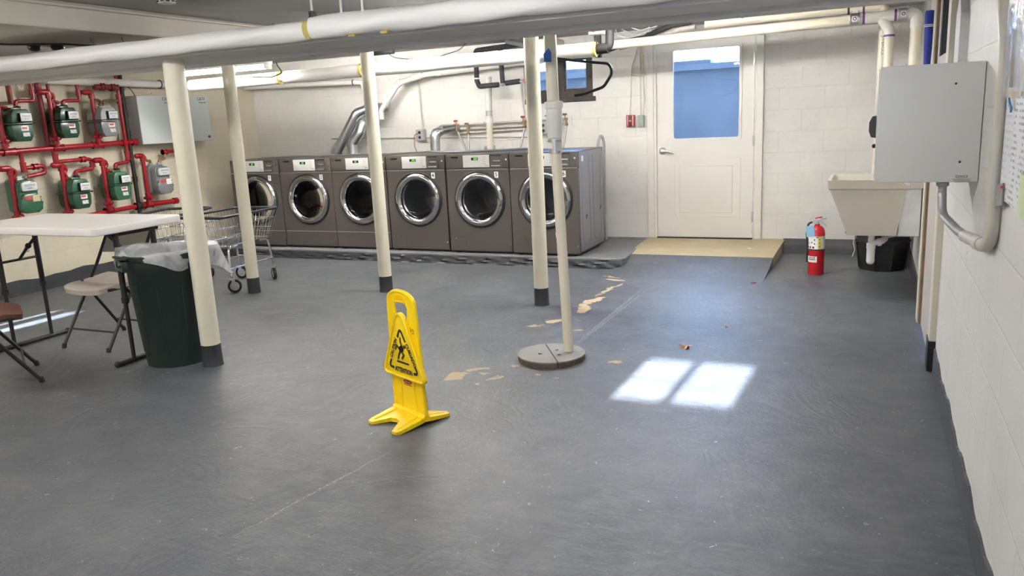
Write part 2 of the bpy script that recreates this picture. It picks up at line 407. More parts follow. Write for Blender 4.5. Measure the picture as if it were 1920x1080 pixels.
    def torus(s, c, R, r, axis='Z', seg=32, rs=10, arc=2*PI, start=0.0, mtx=None):
        full = arc >= 2*PI-1e-6
        pts = []
        m = seg if full else seg+1
        for k in range(m):
            a = start+arc*k/seg
            p = Vector((R*math.cos(a), R*math.sin(a), 0))
            if axis == 'Y': p = Vector((p.x, 0, p.y))
            elif axis == 'X': p = Vector((0, p.x, p.y))
            if mtx is not None: p = mtx @ p
            pts.append(Vector(c)+p)
        return s.tube(pts, r, rs, closed=full)
    def transform(s, mtx): bmesh.ops.transform(s.bm, matrix=mtx, verts=s.bm.verts[:]); return s
    def build(s, name, m, parent=None, smooth=35.0, recalc=True):
        if recalc: bmesh.ops.recalc_face_normals(s.bm, faces=s.bm.faces[:])
        me = bpy.data.meshes.new(name); s.bm.to_mesh(me); s.bm.free()
        o = bpy.data.objects.new(name, me); col.objects.link(o)
        if m is not None: me.materials.append(m)
        if smooth:
            me.polygons.foreach_set('use_smooth', [True]*len(me.polygons))
            try: me.set_sharp_from_angle(angle=math.radians(smooth))
            except Exception: pass
        if parent is not None: o.parent = parent
        return o
def tag(o, label=None, cat=None, group=None, kind=None):
    if label: o['label'] = label
    if cat: o['category'] = cat
    if group: o['group'] = group
    if kind: o['kind'] = kind
    return o
def thing(name, label, cat, loc=(0, 0, 0), rz=0.0, group=None):
    o = bpy.data.objects.new(name, None); col.objects.link(o)
    o.empty_display_size = 0.05
    o.location = loc; o.rotation_euler = (0, 0, rz)
    return tag(o, label, cat, group)
def struct(name, mb, m, parent=None, smooth=0):
    o = mb.build(name, m, parent, smooth)
    if parent is None: o['kind'] = 'structure'
    return o
def copy_tree(o, parent=None):
    c = o.copy(); col.objects.link(c)
    if parent is not None: c.parent = parent
    for ch in [x for x in col.objects if x.parent == o]: copy_tree(ch, c)
    return c
def text(name, body, size, m, parent, mtx, extrude=0.0006, align='CENTER', bold=0.0, sx=1.0):
    cu = bpy.data.curves.new(name, 'FONT'); cu.body = body; cu.size = size; cu.extrude = extrude; cu.offset = bold
    cu.align_x = align; cu.align_y = 'CENTER'; cu.resolution_u = 3
    tmp = bpy.data.objects.new(name+'_src', cu); col.objects.link(tmp)
    dg = bpy.context.evaluated_depsgraph_get()
    me = bpy.data.meshes.new_from_object(tmp.evaluated_get(dg))
    bpy.data.objects.remove(tmp); bpy.data.curves.remove(cu)
    me.name = name
    o = bpy.data.objects.new(name, me); col.objects.link(o)
    me.materials.clear(); me.materials.append(m)
    me.transform(mtx @ Matrix.Diagonal((sx, 1, 1, 1)))
    if parent is not None: o.parent = parent
    return o
# text lies in local x (right) / y (up); this stands it up facing -Y
STAND = Matrix.Rotation(PI/2, 4, 'X')
def facing_x(): return Matrix.Rotation(PI/2, 4, 'Z') @ STAND      # stands up facing +X, reading towards +Y
def circle(cx, cy, r, n=40): return [(cx+r*math.cos(2*PI*k/n), cy+r*math.sin(2*PI*k/n)) for k in range(n)]
def rrect(cx, cy, w, h, r, n=4):
    out = []
    for (sx, sy, a0) in ((1, 1, 0), (-1, 1, PI/2), (-1, -1, PI), (1, -1, 1.5*PI)):
        for k in range(n+1):
            a = a0+PI/2*k/n; out.append((cx+sx*(w/2-r)+r*math.cos(a), cy+sy*(h/2-r)+r*math.sin(a)))
    return out
# ------------------------------------------------------------------ shared materials
BACKWALL = block_wall('cream_white_block', (0.77, 0.755, 0.725), 'x', 0.05, 0.93)
LEFTWALL = block_wall('yellow_cream_block', (0.72, 0.66, 0.52), 'y', 0.05, 0.93)
RIGHTWALL = block_wall('off_white_block', (0.72, 0.70, 0.66), 'y', 0.03, 0.92)
FLOOR = floor_mat()
CEIL = mat('grey_ceiling_paint', (0.40, 0.385, 0.37), 0.8, var=0.10, scale=3, bump=0.4, bscale=25, dirt=(0.66, 0.64, 0.60), dirt_amt=0.05)
CREAMPAINT = mat('cream_gloss_paint', (0.70, 0.66, 0.52), 0.38, var=0.06, scale=6, bump=0.35, bscale=45, dirt=(0.35, 0.30, 0.22), dirt_amt=0.0)
BEAMPAINT = mat('beam_paint', (0.60, 0.58, 0.54), 0.55, var=0.05, scale=4, bump=0.25, bscale=30)
GREYPAINT = mat('dark_grey_base_paint', (0.055, 0.059, 0.067), 0.5, var=0.25, scale=8, bump=0.6, bscale=30, dirt=(0.22, 0.21, 0.20), dirt_amt=0.10)
COLBASE = mat('column_base_paint', (0.026, 0.028, 0.033), 0.45, var=0.2, scale=10, bump=0.4, dirt=(0.16, 0.15, 0.14), dirt_amt=0.05)
PLINTHTOP = mat('plinth_paint', (0.15, 0.155, 0.165), 0.5, var=0.2, scale=6, bump=0.6, bscale=22, dirt=(0.40, 0.38, 0.36), dirt_amt=0.2)
PLINTHFACE = mat('plinth_edge_paint', (0.028, 0.031, 0.036), 0.45, var=0.4, scale=9, bump=1.0, bscale=26, dirt=(0.12, 0.12, 0.12), dirt_amt=0.10)
TAN = mat('bare_tan_concrete', (0.50, 0.42, 0.28), 0.8, var=0.14, scale=5, bump=0.4, bscale=40, dirt=(0.36, 0.28, 0.16), dirt_amt=0.25)
DOORPAINT = mat('white_door_paint', (0.78, 0.76, 0.715), 0.4, var=0.02, scale=3)
TRIMPAINT = mat('white_trim_paint', (0.76, 0.74, 0.69), 0.45, var=0.03, scale=4)
OLDTRIM = mat('old_cream_trim', (0.66, 0.61, 0.50), 0.5, var=0.07, scale=6, dirt=(0.22, 0.16, 0.10), dirt_amt=0.05)
GREYDOOR = mat('warm_grey_door', (0.50, 0.465, 0.42), 0.5, var=0.06, scale=5, dirt=(0.14, 0.11, 0.09), dirt_amt=0.02)
BROWNWOOD = mat('bare_brown_wood', (0.22, 0.15, 0.09), 0.7, var=0.3, scale=12)
DARKWOOD = mat('dark_window_frame', (0.045, 0.034, 0.028), 0.6, var=0.4, scale=14, bump=0.4, dirt=(0.16, 0.13, 0.10), dirt_amt=0.1)
BLACK = mat('black_plastic', (0.012, 0.012, 0.013), 0.4, var=0.15)
BLACKMETAL = mat('black_painted_metal', (0.014, 0.0125, 0.0115), 0.5, var=0.3, scale=14, dirt=(0.09, 0.07, 0.05), dirt_amt=0.1)
RUBBER = mat('black_rubber', (0.014, 0.014, 0.015), 0.75, var=0.2, bump=0.3)
RINGCHROME = mat('dark_chrome', (0.50, 0.50, 0.51), 0.07, 1.0, var=0.02)
CHROME = mat('chrome', (0.82, 0.82, 0.83), 0.06, 1.0, var=0.02)
STEEL = mat('brushed_steel', (0.60, 0.60, 0.61), 0.28, 1.0, var=0.06)
GALV = mat('galvanised_duct', (0.62, 0.64, 0.65), 0.30, 1.0, var=0.14, scale=16, bump=0.15, bscale=20)
WHITEPVC = mat('white_pvc', (0.80, 0.78, 0.74), 0.35, var=0.03)
CREAMPVC = mat('yellowed_pvc', (0.76, 0.70, 0.56), 0.36, var=0.05, scale=4, dirt=(0.42, 0.34, 0.22), dirt_amt=0.0)
JACKET = mat('white_insulation_jacket', (0.80, 0.79, 0.77), 0.45, var=0.03, scale=3, bump=0.5, bscale=9)
YELLOWFIBRE = mat('yellow_fibreglass', (0.50, 0.42, 0.13), 0.9, var=0.2, scale=20)
FOAM = mat('black_pipe_foam', (0.035, 0.036, 0.04), 0.8, var=0.2, bump=0.3)
REDPIPE = mat('red_pipe_paint', (0.31, 0.008, 0.016), 0.30, var=0.14, scale=12, bump=0.25, bscale=35)
REDDARK = mat('old_red_paint', (0.24, 0.025, 0.03), 0.5, var=0.3, scale=15, bump=0.6, bscale=40)
PAPER = mat('white_paper', (0.84, 0.83, 0.81), 0.7, var=0.02)
LABELWHITE = mat('label_white', (0.82, 0.80, 0.77), 0.5, var=0.02)
INK = mat('black_ink', (0.012, 0.012, 0.012), 0.5, var=0.0)
CLEAR = glass_mat('clear_glass')
SCREWGREY = mat('grey_box_paint', (0.42, 0.44, 0.44), 0.45, var=0.05)

# ------------------------------------------------------------------ room shell
XL, XR, YB, YF, ZC = -7.15, 0.352, 8.10, -0.55, 2.15
mb = MB()
mb.box(((XL+XR)/2, (YF+YB)/2, -0.05), (XR-XL+0.6, YB-YF+0.6, 0.10))
struct('floor', mb, FLOOR)
mb = MB(); mb.box(((XL+XR)/2, (YF+YB)/2, ZC+1.75), (XR-XL+0.6, YB-YF+0.6, 3.5))  # slab extended upward, out of view, to keep sun off the outside wall
struct('ceiling', mb, CEIL)
def rect(x0, z0, x1, z1): return [(x0, z0), (x1, z0), (x1, z1), (x0, z1)]
# back wall with the door and the basement window openings
mb = MB()
mb.plate(rect(XL-0.2, -0.05, XR+0.2, ZC+0.02), [rect(-2.03, 0.02, -0.985, 2.09), rect(-3.43, 1.52, -2.66, 2.01)], YB, YB+0.25)
struct('wall_back', mb, BACKWALL)
mb = MB(); mb.box((XL-0.1, (YF+YB)/2, ZC/2), (0.2, YB-YF+0.5, ZC+0.06)); struct('wall_left', mb, LEFTWALL)
# right wall with a doorway
RYM = Matrix.Rotation(PI/2, 4, 'Z')   # plate u axis -> +Y, thickness -> -X
mb = MB()
mb.plate(rect(YF-0.2, -0.05, YB+0.2, ZC+0.02), [rect(4.60, -0.01, 5.48, 2.05)], -XR-0.2, -XR, mtx=RYM)
struct('wall_right', mb, RIGHTWALL)
# front wall (behind the photographer) with the two small windows the sun comes through
WZ0, WZ1 = 1.637, 1.936
WIN_F = [(-1.335, -1.085), (-1.035, -0.75)]
WIN_F2 = [(-6.40, -6.36), (-6.22, -6.10)]
mb = MB()
mb.plate(rect(XL-0.2, -0.05, XR+0.2, ZC+0.02), [rect(-1.335, WZ0, -0.75, WZ1), rect(-6.40, WZ0, -6.10, WZ1)], YF-0.12, YF)
struct('wall_front', mb, BACKWALL)
for i, (pair, nm) in enumerate(((WIN_F, 'window_2'), (WIN_F2, 'window_3'))):
    x0, x1 = pair[0][0], pair[1][1]; xm0, xm1 = pair[0][1], pair[1][0]
    mb = MB()
    mb.plate(rect(x0-0.02, WZ0-0.02, x1+0.02, WZ1+0.02), [rect(x0, WZ0, xm0, WZ1), rect(xm1, WZ0, x1, WZ1)], YF-0.08, YF-0.05)
    w = struct(nm, mb, DARKWOOD)
    mb = MB(); mb.box(((x0+x1)/2, YF-0.065, (WZ0+WZ1)/2), (x1-x0, 0.004, WZ1-WZ0)); mb.build('pane', CLEAR, w)
# baseboards: dark grey paint band along the wall foot
mb = MB()
pts = []
yy = YF
while yy < 4.44:
    pts.append((yy, 0.125+0.012*math.sin(yy*9.1)+0.008*math.sin(yy*23))); yy += 0.06
poly = [(YF, 0)]+[(4.44, 0)]+[(p[0], p[1]) for p in reversed(pts)]
mb.prism(poly, -XR, -XR+0.010, mtx=RYM); struct('baseboard_right', mb, GREYPAINT)
mb = MB(); mb.box((XR-0.006, (5.58+YB)/2, 0.07), (0.012, YB-5.58, 0.14)); struct('trim_4', mb, GREYPAINT)
mb = MB(); pts = []; yy = YF
while yy < 6.84:
    pts.append((yy, 0.135+0.010*math.sin(yy*7.3)+0.006*math.sin(yy*19))); yy += 0.08
poly = [(YF, 0), (6.84, 0)]+[(p[0], p[1]) for p in reversed(pts)]
mb.prism(poly, -XL-0.012, -XL, mtx=RYM); struct('baseboard_left', mb, GREYPAINT)
# curb along the back wall, right of the ramp
def extr_x(mb, poly_yz, x0, x1, bevel=0.0):
    """profile in (y, z) swept along x"""
    t = bmesh.new()
    a = [t.verts.new((x0, y, z)) for y, z in poly_yz]; b = [t.verts.new((x1, y, z)) for y, z in poly_yz]
    n = len(poly_yz); t.faces.new(a); t.faces.new(list(reversed(b)))
    for i in range(n): t.faces.new([a[i], a[(i+1) % n], b[(i+1) % n], b[i]])
    bmesh.ops.recalc_face_normals(t, faces=t.faces[:])
    if bevel: bmesh.ops.bevel(t, geom=t.edges[:], offset=bevel, segments=2, affect='EDGES')
    mb._merge(t)
mb = MB(); extr_x(mb, [(YB+0.01, 0), (7.86, 0), (7.868, 0.058), (7.90, 0.078), (YB+0.01, 0.108)], -0.74, XR-0.012)
struct('trim_1', mb, GREYPAINT)
# washer plinth: smooth top slab with a rough darker front edge
def rough_strip(mb, x0, x1, y0, y1, z0, z1, step=0.03):
    n = int((x1-x0)/step); rows = 5; grid = []
    for j in range(rows+1):
        row = []
        for i in range(n+1):
            x = x0+(x1-x0)*i/n; t = j/rows
            d = (math.sin(x*31+j*1.7)+math.sin(x*13.3+j*2.9)*1.3+random.uniform(-1, 1))*0.005*(0 if j == rows else 1)
            row.append(mb.bm.verts.new((x, y0+(y1-y0)*t+d, z0+(z1-z0)*t)))
        grid.append(row)
    for j in range(rows):
        for i in range(n): mb.bm.faces.new([grid[j][i], grid[j][i+1], grid[j+1][i+1], grid[j+1][i]])
mb = MB()
mb.prism([(XL, 6.862), (-2.02, 6.862), (-2.0, 6.90), (-2.07, YB), (XL, YB)], 0, 0.092,
         mtx=Matrix(((1, 0, 0, 0), (0, 0, 1, 0), (0, 1, 0, 0), (0, 0, 0, 1))), bevel=0.006)
plinth = struct('trim_2', mb, PLINTHTOP)
plinth['label'] = 'low grey painted concrete plinth under the row of machines'
mb = MB(); rough_strip(mb, XL, -2.02, 6.822, 6.838, 0.0, 0.080)
mb.build('plinth_edge', PLINTHFACE, plinth, 60)
# ramp up to the back door: bare tan landing, grey painted slope
def ramp_mesh(x0, x1, prof):
    m_ = MB(); t = bmesh.new()
    a = [t.verts.new((x0(y), y, z)) for y, z in prof]; b = [t.verts.new((x1(y), y, z)) for y, z in prof]
    n = len(prof); t.faces.new(a); t.faces.new(list(reversed(b)))
    for i in range(n): t.faces.new([a[i], a[(i+1) % n], b[(i+1) % n], b[i]])
    m_._merge(t); return m_
xl = lambda y: -2.045+0.05*(y-6.9)*(-0.6); xr = lambda y: -0.735+0.015*(y-7.4)
mb = ramp_mesh(xl, xr, [(YB, 0), (7.17, 0), (7.17, 0.083), (7.5, 0.094), (YB, 0.100)])
ramp = struct('trim_3', mb, TAN)
mb = ramp_mesh(xl, xr, [(7.17, -0.01), (6.45, -0.01), (6.45, -0.001), (6.60, 0.004), (6.75, 0.014), (6.90, 0.032), (7.05, 0.058), (7.17, 0.083)])
mb.build('ramp_slope', FLOOR, ramp, 60)

# ------------------------------------------------------------------ outside, seen through the glass
AREA = mat('areaway_concrete', (0.060, 0.059, 0.059), 0.85, var=0.22, scale=2.4, bump=0.5, bscale=16, dirt=(0.038, 0.038, 0.040), dirt_amt=0.2)
mb = MB()
mb.box((-2.5, 9.85, 0.66), (7.0, 0.20, 2.48)); mb.box((-2.5, 9.82, 1.865), (7.0, 0.26, 0.07))
mb.box((-2.9, 9.83, 1.92), (2.3, 0.2, 0.05)); struct('wall_outside', mb, AREA)
mb = MB(); mb.box((-2.5, 9.05, -0.03), (7.0, 1.40, 0.10)); struct('floor_outside', mb, AREA)
IRON = mat('fence_iron', (0.03, 0.03, 0.035), 0.5)
fence = thing('iron_fence', 'black iron picket fence on the retaining wall outside the glazed door', 'fence', (-1.5, 9.86, 1.90))
for zz in (0.55, 0.62):
    MB().box((0, 0, zz), (6.0, 0.012, 0.014)).build('rail', IRON, fence)
for k in range(50):
    z0_ = 0.0 if k % 8 == 3 else 0.115
    MB().box((-2.9+0.116*k-0.02, 0, (z0_+0.62)/2), (0.007, 0.007, 0.62-z0_)).build('picket', IRON, fence)

# ------------------------------------------------------------------ back door
door = MB(); door.plate(rect(-2.03, 0.10, -0.985, 2.09), [rect(-1.985, 0.10, -1.03, 2.05)], 8.06, 8.20)
door.box((-2.045, 8.075, 1.07), (0.07, 0.05, 1.94), bevel=0.006); door.box((-0.985, 8.075, 1.07), (0.07, 0.05, 1.94), bevel=0.006)
door.box((-1.515, 8.075, 2.085), (1.13, 0.05, 0.07), bevel=0.006)
d1 = struct('door_1', door, TRIMPAINT)
leaf = MB(); leaf.plate(rect(-1.98, 0.108, -1.035, 2.045), [rrect(-1.495, 1.53, 0.655, 0.87, 0.012)], 8.075, 8.12)
# lower raised panel with bevelled moulding
leaf.plate(rrect(-1.495, 0.595, 0.68, 0.62, 0.01), [rrect(-1.495, 0.595, 0.61, 0.55, 0.008)], 8.064, 8.078)
leaf.box((-1.495, 8.074, 0.595), (0.53, 0.016, 0.47), bevel=0.007)
lf = leaf.build('leaf', DOORPAINT, d1, 0)
m_ = MB(); m_.plate(rrect(-1.495, 1.53, 0.69, 0.905, 0.02), [rrect(-1.495, 1.53, 0.635, 0.85, 0.02)], 8.062, 8.08)
m_.build('glazing_bead', DOORPAINT, lf, 0)
MB().box((-1.495, 8.10, 1.53), (0.66, 0.006, 0.875)).build('pane', CLEAR, lf)
h = MB(); h.lathe([(0, 0), (0.036, 0), (0.036, 0.008), (0.026, 0.020), (0.012, 0.024), (0.012, 0.055), (0, 0.055)], (-1.925, 8.075, 0.985), 'Y', 24, mtx=Matrix.Scale(-1, 4, (0, 1, 0)))
h.tube([(-1.925, 8.022, 0.985), (-1.87, 8.018, 0.985), (-1.80, 8.026, 0.965)], lambda t: 0.012-0.004*t, 12, 0.02)
h.build('lever_handle', STEEL, lf, 50)
MB().box((-1.984, 8.068, 0.985), (0.010, 0.012, 0.06)).build('latch_plate', STEEL, lf)
for zz in (1.83, 1.06, 0.32):
    MB().cyl((-1.033, 8.064, zz-0.05), (-1.033, 8.064, zz+0.05), 0.009, 10).box((-1.033, 8.071, zz), (0.03, 0.006, 0.10)).build('hinge', STEEL, lf)
MB().box((-1.508, 8.09, 0.104), (0.95, 0.10, 0.012)).build('threshold', BLACKMETAL, d1)

# ------------------------------------------------------------------ basement window
w1 = MB(); fy0, fy1 = 8.17, 8.23
w1.plate(rect(-3.43, 1.52, -2.66, 2.01), [rect(-3.35, 1.635, -3.055, 1.965), rect(-3.0, 1.635, -2.735, 1.965)], fy0, fy1)
w1.plate(rect(-2.73, 1.52, -2.66, 2.01), [], 8.10, 8.17); w1.box((-3.03, 8.13, 1.545), (0.80, 0.09, 0.05), bevel=0.006)
win = struct('window_1', w1, DARKWOOD)
for (a, b_) in ((-3.35, -3.055), (-3.0, -2.735)):
    f_ = MB(); f_.plate(rect(a-0.005, 1.63, b_+0.005, 1.97), [rect(a+0.022, 1.66, b_-0.022, 1.945)], 8.18, 8.205); s_ = f_.build('sash', DARKWOOD, win, 0)
    MB().box(((a+b_)/2, 8.195, 1.80), (b_-a, 0.004, 0.32)).build('pane', CLEAR, s_)
m_ = MB(); m_.box((-2.70, 8.165, 1.60), (0.03, 0.03, 0.015)).cyl((-2.70, 8.165, 1.60), (-2.68, 8.13, 1.59), 0.006, 8); m_.build('latch', STEEL, win)

# ------------------------------------------------------------------ doorway in the right wall
d2 = MB()
d2.box((0.343, 4.535, 1.06), (0.044, 0.13, 2.12), bevel=0.005)          # near casing
d2.box((0.340, 5.545, 1.06), (0.050, 0.13, 2.12), bevel=0.005)          # far casing
d2.box((0.333, 5.04, 2.10), (0.060, 1.1, 0.10), bevel=0.005)
dd2 = struct('door_2', d2, OLDTRIM)
MB().box((0.319, 4.534, 0.085), (0.006, 0.136, 0.16)).box((0.341, 4.467, 0.085), (0.046, 0.006, 0.16)).build('painted_foot', BLACKMETAL, dd2)
lf2 = MB(); lf2.plate(rect(4.60, 0.015, 5.40, 2.05), [rect(4.72, 1.62, 5.28, 1.98)], -0.375, -0.335, mtx=RYM)
lf2 = lf2.build('leaf', GREYDOOR, dd2, 0)
MB().box((0.345, 5.44, 1.03), (0.05, 0.075, 2.03)).build('bare_jamb', BROWNWOOD, dd2)
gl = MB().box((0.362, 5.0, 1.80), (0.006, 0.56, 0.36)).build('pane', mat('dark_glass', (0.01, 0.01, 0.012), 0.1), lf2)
for k in range(6): MB().box((0.345, 4.76+0.094*k, 1.80), (0.014, 0.014, 0.37)).build('bar', BLACKMETAL, lf2)

# ------------------------------------------------------------------ ceiling beams
b1 = MB(); b1.box(((XL+XR)/2, 3.545, 1.857), (XR-XL, 0.33, 0.09), bevel=0.006)
struct('trim_5', b1, BEAMPAINT)
b1 = MB(); b1.box(((XL+XR)/2, 3.78, 1.8475), (XR-XL, 0.13, 0.115), bevel=0.006)
for xx in (-0.55, -1.25): b1.box((xx, 3.78, 1.789), (0.006, 0.128, 0.003))
struct('trim_6', b1, BEAMPAINT)
b1 = MB(); b1.box((-4.56, (YF+5.3)/2, (2.0+ZC)/2), (0.88, 5.3-YF, ZC-2.0), bevel=0.01)
struct('trim_7', b1, mat('beige_beam_paint', (0.50, 0.475, 0.42), 0.6, var=0.08, scale=3, bump=0.3, bscale=18))
# white plastered soffit between the beam and the back wall, left of the machines' pipework
b1 = MB(); b1.box((-3.35, 7.93, 2.10), (7.6, 0.34, 0.10)); struct('trim_8', b1, BACKWALL)
# ------------------------------------------------------------------ laundry machines
BODY = mat('machine_grey_metallic', (0.084, 0.074, 0.066), 0.38, 0.25, var=0.03, scale=3)
BODYSIDE = mat('machine_side_grey', (0.25, 0.25, 0.275), 0.32, 0.35, var=0.03, scale=3)
PANELGREY = mat('control_panel_grey', (0.104, 0.094, 0.085), 0.4, 0.2, var=0.03)
FACEWHITE = mat('control_face_silver', (0.66, 0.65, 0.63), 0.4, var=0.02)
LCD = mat('lcd_dark', (0.01, 0.02, 0.01), 0.2)
DIGIT = emit_mat('lcd_green', (0.25, 0.9, 0.12), 1.0)
DRUM = mat('drum_steel', (0.33, 0.33, 0.34), 0.25, 0.9, var=0.2, scale=30, bump=0.3, bscale=60)
DARKDRUM = mat('dark_drum', (0.03, 0.03, 0.032), 0.3, 0.5, var=0.2)
DOORGLASS = glass_mat('smoked_door_glass', (0.34, 0.34, 0.35), 0.0, 0.015)
WASHGLASS = glass_mat('washer_door_glass', (0.72, 0.72, 0.73), 0.0, 0.015)
SEAM = mat('seam_light', (0.42, 0.40, 0.38), 0.4)
LOGOGREY = mat('logo_silver', (0.05, 0.048, 0.046), 0.4)
MW, MH, MD = 0.682, 0.975, 0.73
def make_machine(dryer):
    nm = 'clothes_dryer' if dryer else 'washing_machine'
    t = thing(nm, 'x', 'dryer' if dryer else 'washing machine')
    # origin: bottom front centre; front faces -Y
    cz, cx, R = 0.535, 0.012, 0.262
    b = MB()
    b.plate(rrect(0, 0.025+(MH-0.17)/2, MW, MH-0.17, 0.012, 3), [circle(cx, cz, R-0.012, 48)], 0.0, 0.012)
    w = MW/2
    b.box((0, MD/2+0.006, 0.032), (MW, MD-0.012, 0.014))
    b.box((0, MD/2+0.006, MH-0.010), (MW-0.004, MD-0.02, 0.02), bevel=0.006)
    for s in (-1, 1): b.box((s*(w-0.006), 0.03, 0.42), (0.012, 0.05, 0.80), bevel=0.004)
    b.box((0, MD-0.006, 0.5), (MW, 0.012, 0.94))
    body = b.build('body', BODY, t, 30)
    for s in (-1, 1):
        p = MB(); p.box((s*(w-0.004), MD/2+0.02, 0.50), (0.008, MD-0.05, 0.93))
        # pressed outlines in the side sheet
        for (y0, y1) in ((0.10, 0.32), (0.42, 0.64)):
            pts = [(s*(w+0.0005), y0, 0.92), (s*(w+0.0005), y0, 0.14), (s*(w+0.0005), (y0+y1)/2, 0.07), (s*(w+0.0005), y1, 0.14), (s*(w+0.0005), y1, 0.92)]
            p.tube(pts, 0.003, 6, 0.08)
        sp = p.build('side_panel', BODYSIDE, t, 30)
        for (yy, zz) in ((0.22, 0.36), (0.64, 0.40)):
            MB().box((s*w, yy, zz), (0.006, 0.04, 0.014)).box((s*w, yy-0.015, zz-0.016), (0.006, 0.012, 0.03)).build('grip_slot', BLACK, sp)
    # control panel
    c = MB(); c.box((0, 0.014, MH-0.072), (MW, 0.030, 0.142), bevel=0.006); cp = c.build('control_panel', PANELGREY, t, 30)
    f = MB(); f.box((-0.005, -0.002, MH-0.070), (0.285, 0.006, 0.118), bevel=0.002); fw = f.build('control_face', FACEWHITE, cp, 30)
    MB().box((-0.018, -0.0055, MH-0.048), (0.072, 0.003, 0.026)).build('display', LCD, fw)
    if True:
        g = MB()
        for k in range(2 if dryer else 3):
            x = -0.024+0.014*k
            for (dx, dz, sx, sz) in ((0, .007, .007, .002), (0, -.007, .007, .002), (0, 0, .007, .002), (.0035, .0035, .002, .006), (.0035, -.0035, .002, .006)):
                g.box((x+dx, -0.0074, MH-0.048+dz), (sx, 0.001, sz))
        g.build('digits', DIGIT, fw)
    k_ = MB()
    for k in range(4): k_.box((0.085, -0.0055, MH-0.030-0.022*k), (0.030, 0.003, 0.005), bevel=0.001)
    k_.box((0.108, -0.0055, MH-0.112), (0.034, 0.003, 0.010)); k_.build('buttons', mat('button_grey', (0.40, 0.39, 0.38), 0.4), fw)
    # coin slot box
    q = MB(); q.plate(rrect(0.21, MH-0.072, 0.115, 0.125, 0.006, 3), [rrect(0.215, MH-0.066, 0.088, 0.072, 0.004, 2)], -0.005, 0.010)
    cb = q.build('coin_box', PANELGREY, cp, 30)
    MB().box((0.21, 0.001, MH-0.018), (0.115, 0.014, 0.010)).build('coin_slot', BLACK, cb)
    MB().box((0.215, -0.003, MH-0.070), (0.075, 0.012, 0.012), bevel=0.002).box((0.205, -0.006, MH-0.118), (0.095, 0.006, 0.010), bevel=0.002).build('coin_tray', STEEL, cb)
    MB().cyl((0.318, -0.006, MH-0.060), (0.318, 0.004, MH-0.060), 0.010, 14).build('lock', CHROME, cp, 40)
    # maker's mark and model strip
    MB().cyl((-0.318, -0.0035, MH-0.030), (-0.318, 0.0, MH-0.030), 0.007, 16).build('badge', LOGOGREY, cp)
    text('maker_mark', 'LG', 0.017, LOGOGREY, cp, Matrix.Translation((-0.296, -0.0015, MH-0.030)) @ STAND)
    MB().box((-0.24, -0.002, MH-0.029), (0.076, 0.003, 0.014)).build('model_strip', LCD, cp)
    # door
    d = MB(); d.torus((cx, -0.002, cz), R+0.006, 0.010, 'Y', 56, 8); dk = d.build('door_seal', BLACK, t, 60)
    r_ = MB(); r_.lathe([(R, 0.006), (R+0.001, -0.012), (R-0.010, -0.030), (R-0.035, -0.036), (R-0.052, -0.026), (R-0.064, -0.010), (R-0.067, 0.01)], (cx, 0, cz), 'Y', 64)
    ring = r_.build('door_ring', RINGCHROME, t, 60)
    r_ = MB(); r_.lathe([(R-0.064, -0.008), (R-0.075, -0.004), (0.14, 0.012), (0.08, 0.018), (0.0, 0.020)], (cx, 0, cz), 'Y', 56)
    r_.build('door_glass', DOORGLASS if dryer else WASHGLASS, ring, 60)
    a = MB(); a.tube([(cx+R-0.03, -0.037, cz-0.05), (cx+R-0.018, -0.040, cz), (cx+R-0.03, -0.037, cz+0.05)], 0.006, 8, 0.03); a.build('door_grip', STEEL, ring, 50)
    # drum inside
    u = MB(); u.lathe([(R-0.014, 0.012), (0.205, 0.06), (0.205, 0.09), (0.245, 0.11), (0.245, 0.46), (0.22, 0.50), (0.06, 0.51), (0.05, 0.48), (0, 0.47)], (cx, 0, cz), 'Y', 48)
    drum = u.build('drum', DARKDRUM if dryer else DRUM, t, 40)
    for k in range(3):
        a = 2*PI*k/3+0.5
        v = MB(); v.prism([(-0.03, 0.0), (0.03, 0.0), (0.010, 0.055), (-0.010, 0.055)], 0.12, 0.44, mtx=Matrix.Translation((cx, 0, cz)) @ Matrix.Rotation(a, 4, 'Y') @ Matrix.Translation((0, 0, -0.243)), bevel=0.006)
        v.build('drum_fin', DARKDRUM if dryer else DRUM, drum, 40)
    # lower front
    if dryer:
        MB().box((0, -0.0005, 0.185), (MW-0.004, 0.003, 0.004)).build('front_seam', SEAM, t)
    else:
        l_ = MB(); l_.plate(rrect(-0.225, 0.105, 0.128, 0.118, 0.004, 2), [rrect(-0.225, 0.105, 0.124, 0.114, 0.003, 2)], -0.001, 0.004); l_.box((-0.225, 0.0, 0.105), (0.122, 0.004, 0.112))
        hh = l_.build('service_hatch', BODY, t, 30)
        MB().sphere((-0.272, -0.003, 0.148), 0.005, seg=8).build('hatch_key', CHROME, hh); MB().box((-0.21, -0.002, 0.163), (0.03, 0.003, 0.003)).build('hatch_tab', BLACK, hh)
    MB().box((0, -0.0006, MH-0.149), (MW-0.006, 0.003, 0.004)).build('panel_seam', SEAM, t)
    MB().cyl((0.325, -0.004, 0.10), (0.325, 0.004, 0.10), 0.007, 10).build('front_screw', CHROME, t)
    for (fx, fy) in ((-0.28, 0.05), (0.28, 0.05), (-0.28, 0.66), (0.28, 0.66)):
        MB().lathe([(0, 0), (0.024, 0), (0.024, 0.010), (0.010, 0.014), (0.010, 0.030), (0, 0.030)], (fx, fy, 0), 'Z', 12).build('foot', BLACK, t)
    MB().box((0, 0.045, 0.020), (MW-0.03, 0.02, 0.026)).build('toe_recess', BLACK, t)
    return t
dry0 = make_machine(True); wash0 = make_machine(False)
spots = [(-6.270, 6.975, 0.004), (-5.577, 6.985, 0.006), (-4.889, 6.983, -0.004), (-4.188, 6.967, -0.010), (-3.474, 6.935, -0.012), (-2.775, 6.908, -0.012)]
